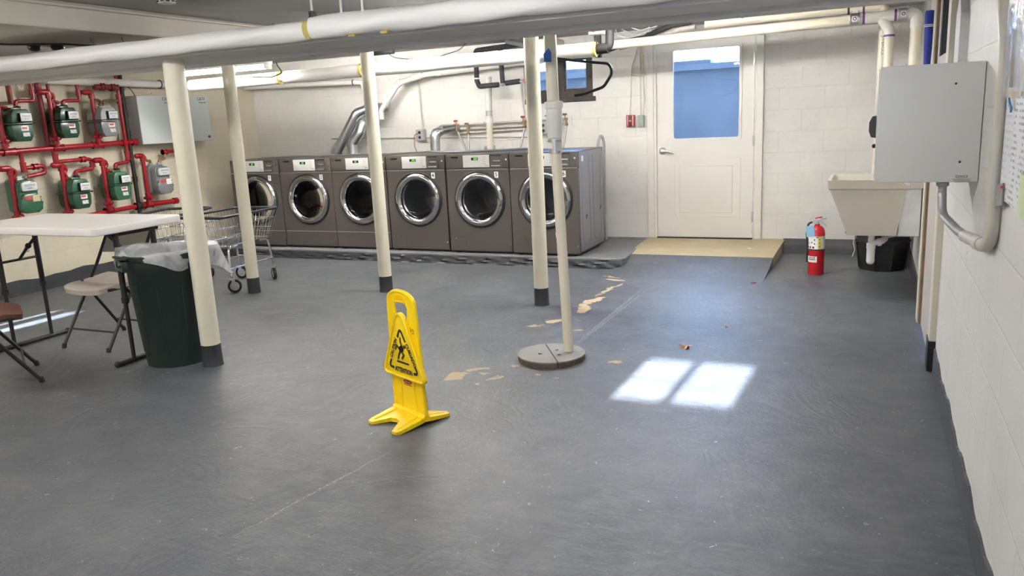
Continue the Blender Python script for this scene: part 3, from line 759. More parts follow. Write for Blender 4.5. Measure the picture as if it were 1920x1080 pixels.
mlabels = ['dark grey front-loading dryer numbered 1, leftmost of the row, behind the laundry cart',
           'dark grey front-loading dryer numbered 2, between the first and third machines',
           'dark grey front-loading dryer numbered 3, partly hidden by a cream column',
           'dark grey front-loading washer numbered 4, leftmost of the three washers',
           'dark grey front-loading washer numbered 5, middle of the three washers',
           'dark grey front-loading washer numbered 6, at the right end of the row']
machines = [dry0, copy_tree(dry0), copy_tree(dry0), wash0, copy_tree(wash0), copy_tree(wash0)]
for i, (x, y, a) in enumerate(spots):
    o = machines[i]
    o.location = (x, y, 0.0925); o.rotation_euler = (0, 0, a)
    o['label'] = mlabels[i]; o['group'] = 'front-loading machines on the plinth'
    n_ = MB().box((0.205, -0.0014, 0.772), (0.040, 0.002, 0.058)).build('number_tag', LABELWHITE, o)
    text('number', str(i+1), 0.056, INK, n_, Matrix.Translation((0.205, -0.0028, 0.772)) @ STAND, sx=0.85, bold=0.0008)
    if i == 5: MB().box((MW/2+0.002, 0.13, 0.90), (0.002, 0.05, 0.05)).build('side_sticker', LABELWHITE, o)
# thin cables lying on the machine tops
def lying_cable(name, pts, r, m, label, cat='cable', rad=0.05):
    return tag(MB().tube(pts, r, 8, rad).build(name, m, None, 60), label, cat)
zt = 0.0925+0.975
lying_cable('power_cord', [(-6.4, 7.2, zt+.006), (-6.0, 7.45, zt+.006), (-5.3, 7.40, zt+.006), (-4.6, 7.48, zt+.006), (-4.4, 7.62, zt+0.006)], 0.005, mat('grey_cord', (0.28, 0.27, 0.26), 0.5), 'thin grey cord lying across the tops of the dryers')
lying_cable('fill_hose', [(-4.35, 7.55, zt+.010), (-4.05, 7.30, zt+.010), (-3.75, 7.22, zt+.010), (-3.42, 7.36, zt+.010), (-3.2, 7.60, zt+.010)], 0.010, mat('grey_hose', (0.45, 0.45, 0.46), 0.4), 'grey hose curving across the tops of washers 4 and 5', 'hose')
# ------------------------------------------------------------------ support columns
def column(x, y, r, top, label, base_h=0.13):
    t = thing('support_column', label, 'column', (x, y, 0), 0, 'cream support columns')
    m_ = MB(); m_.cyl((0, 0, base_h), (0, 0, top), r, 32); m_.build('shaft', CREAMPAINT, t, 40)
    m_ = MB(); m_.lathe([(0, 0), (r+0.006, 0), (r+0.002, 0.012), (r+0.001, base_h+0.004), (0, base_h+0.004)], (0, 0, 0), 'Z', 32); m_.build('painted_base', COLBASE, t, 40)
    m_ = MB(); m_.cyl((0, 0, top-0.008), (0, 0, top), r*1.03, 32); m_.build('cap_plate', CREAMPAINT, t, 0)
    return t
column(-3.645, 3.50, 0.058, 1.812, 'thick cream steel column beside the green trash can, nearest of the four')
column(-4.905, 5.285, 0.052, ZC, 'cream steel column standing in front of the wire laundry cart')
column(-3.72, 5.575, 0.054, ZC, 'cream steel column directly behind the yellow wet floor sign')
column(-2.225, 5.41, 0.054, ZC, 'cream steel column in front of washer 6, left of the sump pipe')

# ------------------------------------------------------------------ sump cover and its discharge pipe
sx, sy = -1.665, 4.165
t = thing('sump_cover', 'round grey wooden sump cover split in two halves with finger holes', 'cover', (sx, sy, 0))
COVER = mat('grey_painted_plywood', (0.205, 0.195, 0.185), 0.6, var=0.12, scale=7, bump=0.4)
COVEREDGE = mat('ply_edge', (0.10, 0.075, 0.055), 0.8, var=0.45, scale=30, bump=0.8, bscale=60)
ang = math.radians(-52)
def half_disc(R, a0, a1, gap, n=30):
    c0 = Vector((-math.sin((a0+a1)/2)*0, 0)); pts = []
    for k in range(n+1):
        a = a0+(a1-a0)*k/n; pts.append((R*math.cos(a), R*math.sin(a)))
    return pts
XZ2XY = Matrix(((1, 0, 0, 0), (0, 0, 1, 0), (0, 1, 0, 0), (0, 0, 0, 1)))
cut = math.radians(122)      # direction of the straight joint
for s, nm in ((0, 'cover_half'), (1, 'cover_half')):
    a0 = cut+PI*s; off = Vector((math.cos(a0+PI/2), math.sin(a0+PI/2)))*0.003
    poly = [(p[0]+off.x, p[1]+off.y) for p in half_disc(0.195, a0, a0+PI, 0)]
    m_ = MB()
    holes = [circle(-0.055, -0.04, 0.013, 14)] if s == 0 else [circle(0.012, 0.058, 0.012, 14), circle(0.060, -0.030, 0.012, 14)]
    m_.plate(poly, holes, 0.028, 0.036, mtx=XZ2XY); top = m_.build(nm, COVER, t, 0)
    m_ = MB(); m_.prism(poly, 0.0, 0.028, mtx=XZ2XY); m_.build('ply_core', COVEREDGE, top, 0)
t = thing('discharge_pipe', 'white plastic pump pipe rising from the round sump cover to the ceiling', 'pipe', (-1.578, 4.225, 0))
MB().cyl((0, 0, 0.036), (-0.022, 0.0, 0.74), 0.029, 24).cyl((-0.022, 0, 0.72), (-0.024, 0, 0.745), 0.031, 24).build('lower_pipe', CREAMPVC, t, 40)
MB().cyl((-0.022, 0, 0.74), (-0.038, 0, 1.255), 0.030, 24).build('middle_pipe', CREAMPVC, t, 40)
c_ = MB(); c_.lathe([(0.034, 0), (0.041, 0.004), (0.041, 0.030), (0.044, 0.034), (0.044, 0.16), (0.050, 0.165), (0.050, 0.20), (0.036, 0.204), (0.034, 0)], (-0.04, 0, 1.275), 'Z', 32)
for k in range(16): c_.box((-0.04+0.05*math.cos(2*PI*k/16), 0.05*math.sin(2*PI*k/16), 1.458), (0.005, 0.005, 0.03))
c_.build('check_valve', WHITEPVC, t, 40)
m_ = MB(); m_.lathe([(0.033, 0), (0.037, 0.002), (0.037, 0.085), (0.033, 0.087), (0.033, 0)], (-0.037, 0, 1.19), 'Z', 24)
m_.cyl((-0.08, -0.005, 1.20), (0.004, -0.030, 1.20), 0.005, 8); m_.cyl((-0.075, -0.03, 1.262), (0.01, -0.03, 1.262), 0.005, 8)
cl = m_.build('clamp', STEEL, t, 40)
MB().box((-0.055, -0.036, 1.235), (0.026, 0.003, 0.030)).build('clamp_tag', LABELWHITE, cl)
MB().cyl((-0.042, 0, 1.47), (-0.052, 0, ZC), 0.034, 24).build('upper_pipe', CREAMPAINT, t, 40)
m_ = MB(); m_.prism([(-0.02, -0.035), (0.022, -0.04), (0.022, 0.012), (0.008, 0.035), (-0.022, 0.006)], -0.037, -0.035, mtx=Matrix.Translation((-0.052, 0, 1.725)))
m_.build('blue_tape', mat('blue_tape', (0.02, 0.12, 0.42), 0.6), t)

# ------------------------------------------------------------------ wet floor sign
YEL = mat('yellow_plastic', (0.95, 0.66, 0.006), 0.36, var=0.03, scale=5)
t = thing('wet_floor_sign', 'yellow folding wet floor sign with a caution triangle standing on the grey floor', 'sign', (-1.975, 3.075, 0), -0.409)
LEAN = Matrix.Rotation(0.02, 4, 'X')
# main panel with handle opening
outer = [(-0.128, 0.034), (0.128, 0.034), (0.122, 0.20), (0.109, 0.52), (0.103, 0.585)]
for k in range(1, 12):
    a = PI*k/12; outer.append((0.103*math.cos(a), 0.585+0.050*math.sin(a)))
outer += [(-0.103, 0.585), (-0.109, 0.52), (-0.122, 0.20)]
hole = [(-0.046, 0.480), (-0.030, 0.470), (0.030, 0.470), (0.046, 0.480), (0.058, 0.56), (0.046, 0.585), (-0.046, 0.585), (-0.058, 0.56)]
m_ = MB(); m_.plate(outer, [hole], 0.004, 0.016, mtx=LEAN)
# rim, handle ribs and the two stiffening ridges
m_.tube([LEAN @ Vector((u, 0.010, v)) for u, v in outer[2:]], 0.010, 8)
m_.tube([LEAN @ Vector((u, 0.006, v)) for u, v in hole+[hole[0]]], 0.006, 8)
for k in range(-4, 5): m_.box(LEAN @ Vector((0.013*k, 0.002, 0.607-0.0012*k*k)), (0.0035, 0.010, 0.024), bevel=0.001)
for sgn in (-1, 1): m_.tube([LEAN @ Vector((sgn*0.060, 0.003, 0.05)), LEAN @ Vector((sgn*0.052, 0.003, 0.17)), LEAN @ Vector((sgn*0.070, 0.003, 0.24))], 0.0045, 8, 0.05)
for sgn in (-1, 1): m_.tube([LEAN @ Vector((sgn*0.124, 0.004, 0.04)), LEAN @ Vector((sgn*0.116, 0.004, 0.26))], 0.007, 8)
pn = m_.build('panel', YEL, t, 35)
# raised triangle
tri = []
for (cx_, cz_, a0, a1, r_) in ((0.145, 0.232, -PI/2, PI/6, 0.018), (0.0, 0.500, PI/6, 5*PI/6, 0.036), (-0.145, 0.232, 5*PI/6, 3*PI/2, 0.018)):
    for k in range(7): a = a0+(a1-a0)*k/6; tri.append((cx_+r_*math.cos(a), cz_+r_*math.sin(a)))
m_ = MB(); m_.prism(tri, -0.012, 0.006, mtx=LEAN, bevel=0.003)
m_.tube([LEAN @ Vector((u*0.97, -0.012, (v-0.32)*0.97+0.32)) for u, v in tri], 0.007, 8, closed=True)
bd = m_.build('warning_triangle', YEL, pn, 35)
FACE = LEAN @ Matrix.Translation((0, -0.0135, 0))
def stroke(mb, pts, w, y=-0.0135):
    """flat printed line with rounded corners"""
    P = fillet([(p[0], 0, p[1]) for p in pts], 0.020, 5); L_, R_ = [], []
    for i, p in enumerate(P):
        q = (P[min(i+1, len(P)-1)]-P[max(i-1, 0)]).normalized(); nrm = Vector((-q.z, 0, q.x))*w/2
        L_.append((p+nrm)); R_.append((p-nrm))
    t_ = bmesh.new()
    for y_ in (y, ):
        a = [t_.verts.new(LEAN @ Vector((v.x, y, v.z))) for v in L_]; b_ = [t_.verts.new(LEAN @ Vector((v.x, y, v.z))) for v in R_]
        for i in range(len(a)-1): t_.faces.new([a[i], a[i+1], b_[i+1], b_[i]])
    mb._merge(t_)
pr = MB()
stroke(pr, [(-0.026, 0.412), (0.0, 0.462), (0.036, 0.398)], 0.013)
stroke(pr, [(-0.094, 0.292), (-0.114, 0.255), (-0.076, 0.252)], 0.013)
stroke(pr, [(0.097, 0.288), (0.116, 0.255), (0.082, 0.252)], 0.013)
stroke(pr, [(-0.048, 0.291), (0.050, 0.291)], 0.009)
# slipping figure
def limb(pts, w): 
    P = [Vector((p[0], 0, p[1])) for p in pts]
    for i in range(len(P)-1):
        d = (P[i+1]-P[i]); L_ = d.length; d.normalize(); nrm = Vector((-d.z, 0, d.x))*w/2; e = d*w*0.35
        q = [P[i]-e+nrm, P[i+1]+e+nrm, P[i+1]+e-nrm, P[i]-e-nrm]
        pr._add([LEAN @ Vector((v.x, -0.0136-0.00002*i, v.z)) for v in q], [(0, 1, 2, 3)])
limb([(-0.006, 0.365), (0.002, 0.352)], 0.024)                    # torso
limb([(-0.016, 0.352), (0.010, 0.362)], 0.017)
limb([(0.008, 0.366), (-0.006, 0.392), (-0.003, 0.412)], 0.010)   # raised arm
limb([(-0.012, 0.350), (-0.036, 0.372), (-0.050, 0.350)], 0.010)  # other arm
limb([(-0.010, 0.345), (-0.024, 0.328), (-0.034, 0.306)], 0.012)  # leg
limb([(0.000, 0.345), (0.014, 0.330), (0.000, 0.312)], 0.012)     # leg
hd = [LEAN @ Vector((0.026+0.0095*math.cos(2*PI*k/16), -0.0136, 0.373+0.0095*math.sin(2*PI*k/16))) for k in range(16)]
pr._add(hd, [tuple(range(16))])
pr.build('slip_pictogram', INK, bd, 0)
def sign_text(body, size, x, z, rot, sx=1.0):
    text('lettering', body, size, INK, bd, LEAN @ Matrix.Translation((x, -0.0138, z)) @ Matrix.Rotation(-rot, 4, 'Y') @ STAND, 0.0002, sx=sx, bold=0.0011)
sign_text('ATTENTION', 0.033, 0.002, 0.250, 0.0, 0.76)
sign_text('CAUTION', 0.028, -0.066, 0.353, math.radians(61), 0.92)
sign_text('CUIDADO', 0.028, 0.071, 0.338, math.radians(-61), 0.92)
m_ = MB(); m_.prism([(0.034*math.cos(2*PI*k/24), 0.0085*math.sin(2*PI*k/24)*1.3) for k in range(24)], 0.0025, 0.0038, mtx=LEAN @ Matrix.Translation((0.0, 0, 0.190)))
el = m_.build('maker_logo', mat('logo_red', (0.45, 0.02, 0.03), 0.4), pn, 0)
text('logo_lettering', 'Rubbermaid', 0.0095, LABELWHITE, el, LEAN @ Matrix.Translation((0, 0.0022, 0.190)) @ STAND, 0.0002)
MB().box(LEAN @ Vector((0, 0.003, 0.174)), (0.062, 0.0015, 0.003)).build('logo_rule', MATS['logo_red'], pn)
m_ = text('pen_mark', 'VS', 0.034, mat('pen_brown', (0.22, 0.12, 0.02), 0.6), pn, LEAN @ Matrix.Translation((0.075, 0.0030, 0.455)) @ Matrix.Rotation(0.35, 4, 'Y') @ STAND, 0.0002)
# hinged feet: a two-pronged plate to the front and one to the back
def foot_plate(sgn, span, reach):
    # outline in (x, y'), y' measured outwards from the panel
    o_ = [(-0.126, 0.0), (0.126, 0.0), (0.128, 0.035)]
    o_ += [(span+0.028, reach-0.02), (span+0.018, reach), (span-0.012, reach+0.004), (span-0.022, reach-0.012)]
    o_ += [(0.035, 0.085), (0.0, 0.076), (-0.035, 0.085)]
    o_ += [(-span+0.022, reach-0.012), (-span+0.012, reach+0.004), (-span-0.018, reach), (-span-0.028, reach-0.02), (-0.128, 0.035)]
    mm = MB()
    t_ = bmesh.new()
    def zt_(d): return 0.040-0.026*min(1, d/reach)
    lo = [t_.verts.new((x, sgn*(y+0.004), 0.001+0.018*max(0, 1-y/0.12))) for x, y in o_]; hi = [t_.verts.new((x, sgn*(y+0.004), zt_(y))) for x, y in o_]
    n = len(o_)
    es = [t_.edges.new((lo[i], lo[(i+1) % n])) for i in range(n)]; bmesh.ops.triangle_fill(t_, edges=es)
    es = [t_.edges.new((hi[i], hi[(i+1) % n])) for i in range(n)]; bmesh.ops.triangle_fill(t_, edges=es)
    for i in range(n): t_.faces.new([lo[i], lo[(i+1) % n], hi[(i+1) % n], hi[i]])
    bmesh.ops.recalc_face_normals(t_, faces=t_.faces[:]); mm._merge(t_)
    for s in (-1, 1): mm.tube([(s*0.085, sgn*0.02, 0.039), (s*span, sgn*(reach-0.02), 0.017)], 0.005, 8)
    return mm
foot_plate(-1, 0.098, 0.160).build('front_foot', YEL, t, 30)
foot_plate(1, 0.091, 0.152).build('back_foot', YEL, t, 30)
MB().cyl((-0.130, 0.004, 0.036), (0.130, 0.004, 0.036), 0.017, 16).build('hinge', YEL, t, 40)

# ------------------------------------------------------------------ trash can and its liner
CAN = mat('dark_green_plastic', (0.012, 0.024, 0.020), 0.45, var=0.2, scale=10, bump=0.2, dirt=(0.05, 0.065, 0.06), dirt_amt=0.12)
tx, ty = -3.955, 3.535
t = thing('trash_can', 'dark green round plastic trash can with a white liner, beside the nearest column', 'trash can', (tx, ty, 0))
m_ = MB(); m_.lathe([(0, 0.012), (0.170, 0.012), (0.178, 0.0), (0.190, 0.0), (0.192, 0.02), (0.197, 0.10), (0.199, 0.11), (0.226, 0.52), (0.230, 0.525), (0.232, 0.60), (0.236, 0.605), (0.238, 0.665), (0.246, 0.670), (0.248, 0.695), (0.240, 0.702), (0.230, 0.695), (0.220, 0.56), (0.185, 0.03), (0, 0.03)], (0, 0, 0), 'Z', 56)
for k in range(10):
    a = 2*PI*k/10+0.2; ca, sa = math.cos(a), math.sin(a)
    m_.tube([(0.196*ca, 0.196*sa, 0.08), (0.226*ca, 0.226*sa, 0.52)], 0.004, 6)
m_.build('body', CAN, t, 40)
for a in (math.radians(-118), math.radians(62)):
    Mx = Matrix.Rotation(a, 4, 'Z')
    hb = MB()
    hb.plate(rrect(0, 0.645, 0.17, 0.062, 0.006, 2), [rrect(0, 0.645, 0.125, 0.034, 0.005, 2)], 0, 0.030)
    hb.box((0, 0.012, 0.69), (0.17, 0.05, 0.012), bevel=0.003)
    hb.transform(Matrix.Rotation(a+PI/2, 4, 'Z') @ Matrix.Translation((0, -0.274, 0)))
    hb.build('handle', CAN, t, 30)
# liner: gathered inside, folded over the rim with a ragged hem
LINER = film_mat('white_bin_liner', (0.86, 0.86, 0.88), 0.45, 0.3)
lb = MB(); nseg = 96; rows = []
def ring(rf, zf):
    out = []
    for k in range(nseg):
        a = 2*PI*k/nseg; r_ = rf(a); out.append(lb.bm.verts.new((r_*math.cos(a), r_*math.sin(a), zf(a))))
    return out
wr = lambda a, f, p, s: s*math.sin(f*a+p)
bul = lambda a, c, w: math.exp(-((math.atan2(math.sin(a-c), math.cos(a-c)))/w)**2)
LEFTB, RIGHTB, COLA, OPEN = math.radians(205), math.radians(52), math.radians(-6), math.radians(-98)
drape = lambda a: 1-0.95*bul(a, OPEN, .55)
rows.append(ring(lambda a: 0.180+wr(a, 9, .3, .006), lambda a: 0.30+wr(a, 5, 0, .01)))
rows.append(ring(lambda a: 0.203+wr(a, 11, .3, .005), lambda a: 0.50+wr(a, 7, 0, .01)))
rows.append(ring(lambda a: 0.209+wr(a, 7, 1, .004), lambda a: 0.645))
rows.append(ring(lambda a: 0.220+0.008*drape(a)+wr(a, 5, 0, .002), lambda a: 0.694+0.024*drape(a)+0.020*bul(a, LEFTB, .8)+wr(a, 6, 1, .004)*drape(a)))
rows.append(ring(lambda a: 0.226+drape(a)*(0.032-0.020*bul(a, COLA, .4)+0.035*bul(a, LEFTB, .6)+0.05*bul(a, RIGHTB, .5)+wr(a, 8, 2, .004)), lambda a: 0.694+drape(a)*(0.024+0.022*bul(a, LEFTB, .8)+wr(a, 7, 0, .004))))
hemdrop = lambda a: drape(a)*(0.050+0.055*bul(a, math.radians(-20), .5)+0.075*bul(a, LEFTB, .85)+0.12*bul(a, RIGHTB, .55)+0.06*bul(a, PI/2, .7)+wr(a, 9, .4, .006))
rows.append(ring(lambda a: 0.228+drape(a)*(0.040-0.026*bul(a, COLA, .4)+0.055*bul(a, LEFTB, .5)+0.085*bul(a, RIGHTB, .45)+wr(a, 11, 1, .006)), lambda a: 0.694+0.012*drape(a)-hemdrop(a)*0.5))
rows.append(ring(lambda a: 0.230+drape(a)*(0.034-0.022*bul(a, COLA, .4)+0.045*bul(a, LEFTB, .5)+0.115*bul(a, RIGHTB, .4)+wr(a, 13, 1, .009)), lambda a: 0.696+0.010*drape(a)-hemdrop(a)))
for i in range(len(rows)-1):
    for k in range(nseg): lb.bm.faces.new([rows[i][k], rows[i][(k+1) % nseg], rows[i+1][(k+1) % nseg], rows[i+1][k]])
ln = lb.build('trash_bag', LINER, None, 60)
ln.location = (tx, ty, 0); tag(ln, 'translucent white plastic liner draped over the rim of the green trash can', 'trash bag')

# ------------------------------------------------------------------ folding table
TABLETOP = mat('white_table_plastic', (0.74, 0.72, 0.69), 0.45, var=0.02, scale=4, bump=0.15, bscale=90)
t = thing('folding_table', 'white plastic folding table with black adjustable legs in front of the gas meters', 'table', (-4.785, 3.535, 0))
m_ = MB(); m_.prism(rrect(0, 0, 1.31, 0.67, 0.035, 5), 0.832, 0.880, mtx=XZ2XY, bevel=0.008, seg=3); m_.build('tabletop', TABLETOP, t, 35)
for s in (-1, 1):
    x = s*0.575
    fr = MB()
    fr.tube([(x, -0.25, 0.018), (x, 0.27, 0.018)], 0.016, 10); lg = fr.build('foot_bar', BLACKMETAL, t, 40)
    MB().tube([(x, -0.17, 0.815), (x, 0.19, 0.815)], 0.013, 10).build('top_bar', BLACKMETAL, t, 40)
    for y in (-0.13, 0.15):
        MB().tube([(x, y, 0.018), (x, y, 0.42)], 0.013, 12).tube([(x, y, 0.40), (x, y, 0.835)], 0.018, 12).build('leg', BLACKMETAL, lg, 40)
        MB().lathe([(0.014, 0), (0.023, 0), (0.023, 0.035), (0.014, 0.035)], (x, y, 0.385), 'Z', 14).build('leg_collar', BLACK, lg, 40)
    for y in (-0.255, 0.275): MB().sphere((x, y, 0.020), 0.020, seg=10).build('foot_cap', RUBBER, lg, 40)
    br_ = MB(); br_.tube([(x, 0.01, 0.60), (x-s*0.12, 0.01, 0.70), (x-s*0.30, 0.01, 0.83)], 0.010, 8); br_.cyl((x, -0.13, 0.60), (x, 0.15, 0.60), 0.009, 8)
    br_.sphere((x-s*0.12, 0.01, 0.70), 0.02, seg=8); br_.build('brace', BLACKMETAL, t, 40)
    MB().torus((x-s*0.10, 0.01, 0.68), 0.022, 0.003, 'Y', 16, 6).build('lock_ring', STEEL, t, 40)
# ------------------------------------------------------------------ folding chairs
def folding_chair(loc, rz, seat_m, label, group=None, w=0.44, pad=0.0):
    t = thing('folding_chair', label, 'chair', loc, rz)
    # local: front is -Y, origin on the floor in the middle
    hw = w/2
    for s in (-1, 1):
        x = s*hw
        MB().tube([(x, -0.235, 0.012), (x*0.98, 0.10, 0.50), (x*0.96, 0.275, 0.80)], 0.0115, 10, 0.15).build('front_leg', BLACKMETAL, t, 40)
        MB().tube([(x*0.88, 0.235, 0.012), (x*0.88, -0.04, 0.435)], 0.0105, 10).build('rear_leg', BLACKMETAL, t, 40)
        MB().cyl((x*0.98, -0.238, 0.0), (x*0.98, -0.230, 0.03), 0.015, 10).build('foot_cap', RUBBER, t, 40)
        MB().cyl((x*0.88, 0.238, 0.0), (x*0.88, 0.230, 0.03), 0.014, 10).build('foot_cap', RUBBER, t, 40)
        MB().box((x*0.93, 0.02, 0.405), (0.012, 0.36, 0.022), bevel=0.003).build('seat_rail', BLACKMETAL, t, 30)
    MB().cyl((-hw*0.97, -0.165, 0.12), (hw*0.97, -0.165, 0.12), 0.007, 8).build('front_stretcher', BLACKMETAL, t, 40)
    MB().cyl((-hw*0.88, 0.175, 0.105), (hw*0.88, 0.175, 0.105), 0.007, 8).build('rear_stretcher', BLACKMETAL, t, 40)
    # dished seat
    s_ = MB(); nx, ny = 18, 16; top = []; bot = []
    for j in range(ny+1):
        rt, rb = [], []
        for i in range(nx+1):
            u, v = -1+2*i/nx, -1+2*j/ny
            ex = (hw-0.002)*(1-0.06*max(0, -v)**3); y = 0.0+0.205*v
            rr = 1-0.10*(abs(u)**6)*(abs(v)**6)
            x = u*ex*rr; y *= rr
            zc = 0.428+0.016*(u*u)-0.010+0.020*max(0, v)-0.020*max(0, -v-0.55)*(1.6)+pad*(1-u**4)*(1-v**4)
            rt.append(s_.bm.verts.new((x, y, zc))); rb.append(s_.bm.verts.new((x*0.97, y*0.97, zc-0.016-(0.028 if v < -0.9 or abs(u) > 0.93 else 0)*0.6-pad*(1-u**4)*(1-v**4))))
        top.append(rt); bot.append(rb)
    for j in range(ny):
        for i in range(nx):
            s_.bm.faces.new([top[j][i], top[j][i+1], top[j+1][i+1], top[j+1][i]]); s_.bm.faces.new([bot[j][i], bot[j+1][i], bot[j+1][i+1], bot[j][i+1]])
    for i in range(nx): s_.bm.faces.new([top[0][i], bot[0][i], bot[0][i+1], top[0][i+1]]); s_.bm.faces.new([top[ny][i], top[ny][i+1], bot[ny][i+1], bot[ny][i]])
    for j in range(ny): s_.bm.faces.new([top[j][0], top[j+1][0], bot[j+1][0], bot[j][0]]); s_.bm.faces.new([top[j][nx], bot[j][nx], bot[j+1][nx], top[j+1][nx]])
    s_.build('seat', seat_m, t, 50)
    b_ = MB(); n = 16; fr, bk = [], []
    for j in range(5):
        rf, rb = [], []
        for i in range(n+1):
            u = -1+2*i/n; z = 0.60+0.050*j; yb = 0.170+(z-0.60)*0.54
            y = yb+0.030*(1-u*u)
            rf.append(b_.bm.verts.new((u*hw*1.0, y-0.013, z))); rb.append(b_.bm.verts.new((u*hw*1.0, y+0.013, z)))
        fr.append(rf); bk.append(rb)
    for j in range(4):
        for i in range(n): b_.bm.faces.new([fr[j][i], fr[j][i+1], fr[j+1][i+1], fr[j+1][i]]); b_.bm.faces.new([bk[j][i], bk[j+1][i], bk[j+1][i+1], bk[j][i+1]])
    for i in range(n): b_.bm.faces.new([fr[0][i], bk[0][i], bk[0][i+1], fr[0][i+1]]); b_.bm.faces.new([fr[4][i], fr[4][i+1], bk[4][i+1], bk[4][i]])
    for j in range(4): b_.bm.faces.new([fr[j][0], fr[j+1][0], bk[j+1][0], bk[j][0]]); b_.bm.faces.new([fr[j][n], bk[j][n], bk[j+1][n], fr[j+1][n]])
    b_.build('backrest', seat_m, t, 50)
    return t
BEIGE = mat('beige_plastic', (0.46, 0.41, 0.35), 0.5, var=0.10, scale=6, dirt=(0.25, 0.20, 0.16), dirt_amt=0.08)
BROWNPAD = mat('brown_vinyl', (0.135, 0.048, 0.030), 0.42, var=0.12, scale=9, bump=0.4, bscale=120)
BEIGEBACK = mat('taupe_plastic', (0.30, 0.265, 0.23), 0.5, var=0.06)
ch = folding_chair((-4.785, 3.745, 0), 0.0, BEIGE, 'beige plastic folding chair with black legs under the white table')
ch2 = folding_chair((-4.74, 2.85, 0), math.radians(148), BROWNPAD, 'brown padded folding chair at the left edge, in front of the white table', pad=0.010)

# ------------------------------------------------------------------ wire laundry carts
def cart(loc, rz, label):
    t = thing('laundry_cart', label, 'laundry cart', loc, rz, 'wire laundry carts')
    bw, bl, rw_, rl = 0.20, 0.29, 0.245, 0.385       # half sizes: base x/y, rim x/y
    zb, zr = 0.415, 0.675
    base = [(-bw, -bl), (bw, -bl), (bw, bl), (-bw, bl)]; rim = [(-rw_, -rl), (rw_, -rl), (rw_, rl), (-rw_, rl)]
    def lerp(t_, i): return (base[i][0]+(rim[i][0]-base[i][0])*t_, base[i][1]+(rim[i][1]-base[i][1])*t_, zb+(zr-zb)*t_)
    b_ = MB()
    for lv, r_ in ((0.0, 0.0045), (0.34, 0.003), (0.68, 0.003), (0.97, 0.0035)):
        b_.tube(fillet([lerp(lv, 0), lerp(lv, 1), lerp(lv, 2), lerp(lv, 3), lerp(lv, 0)], 0.03), r_, 6)
    for i in range(4):
        j = (i+1) % 4; n = 10 if i % 2 == 0 else 18
        for k in range(n+1):
            f = k/n; a = Vector(lerp(0, i)).lerp(Vector(lerp(0, j)), f); c = Vector(lerp(0.98, i)).lerp(Vector(lerp(0.98, j)), f)
            b_.tube([a, c], 0.0016, 5)
    for k in range(1, 16): y = -bl+2*bl*k/16; b_.tube([(-bw, y, zb), (bw, y, zb)], 0.0018, 5)
    for k in range(1, 6): x = -bw+2*bw*k/6; b_.tube([(x, -bl, zb-0.003), (x, bl, zb-0.003)], 0.0022, 5)
    b_.build('wire_basket', CHROME, t, 60)
    c = MB(); c.tube(fillet([rim_p+(zr,) for rim_p in rim]+[rim[0]+(zr,)], 0.05), 0.013, 10)
    c.build('rim_bumper', mat('blue_black_vinyl', (0.022, 0.024, 0.030), 0.35, var=0.2), t, 50)
    fr = MB()
    for s in (-1, 1):
        for e in (-1, 1):
            fr.tube([(s*0.19, e*0.16, zb-0.012), (s*0.19, e*0.262, zb-0.012), (s*0.205, e*0.285, 0.15)], 0.011, 10, 0.06)
        fr.tube([(s*0.205, -0.285, 0.215), (s*0.205, 0.285, 0.215)], 0.009, 8)
    for e in (-1, 1): fr.tube([(-0.205, e*0.285, 0.225), (0.205, e*0.285, 0.225)], 0.009, 8)
    fr.build('frame', CHROME, t, 50)
    for s in (-1, 1):
        for e in (-1, 1):
            x, y = s*0.205, e*0.285
            f_ = MB(); f_.cyl((x, y, 0.118), (x, y, 0.150), 0.010, 10); f_.box((x, y, 0.122), (0.05, 0.05, 0.010), bevel=0.003)
            a = 0.5+1.1*s+0.9*e; dx, dy = math.cos(a), math.sin(a)
            wx, wy = x+0.018*dx, y+0.018*dy
            for q in (-1, 1): f_.box((x+0.010*dx-dy*0.017*q, y+0.010*dy+dx*0.017*q, 0.090), (0.030, 0.003, 0.075), rot=Matrix.Rotation(a, 4, 'Z'))
            fk = f_.build('caster', STEEL, t, 40)
            w_ = MB(); mt = Matrix.Rotation(a, 4, 'Z'); w_.lathe([(0.040, -0.013), (0.056, -0.013), (0.060, -0.007), (0.060, 0.007), (0.056, 0.013), (0.040, 0.013), (0.040, -0.013)], (wx, wy, 0.060), 'Y', 28, mtx=mt); w_.build('tyre', RUBBER, fk, 40)
            w_ = MB(); w_.lathe([(0, -0.012), (0.012, -0.013), (0.020, -0.008), (0.040, -0.009), (0.040, 0.009), (0.020, 0.008), (0.012, 0.013), (0, 0.012)], (wx, wy, 0.060), 'Y', 24, mtx=mt); w_.build('hub', mat('grey_hub', (0.5, 0.5, 0.5), 0.4, 0.3), fk, 40)
    return t
cart((-5.30, 5.50, 0), 0.03, 'chrome wire laundry cart with dark rim in front of dryer 1, by the second column')
cart((-5.99, 5.44, 0), 0.28, 'chrome wire laundry cart farther left, behind the white table and trash can')

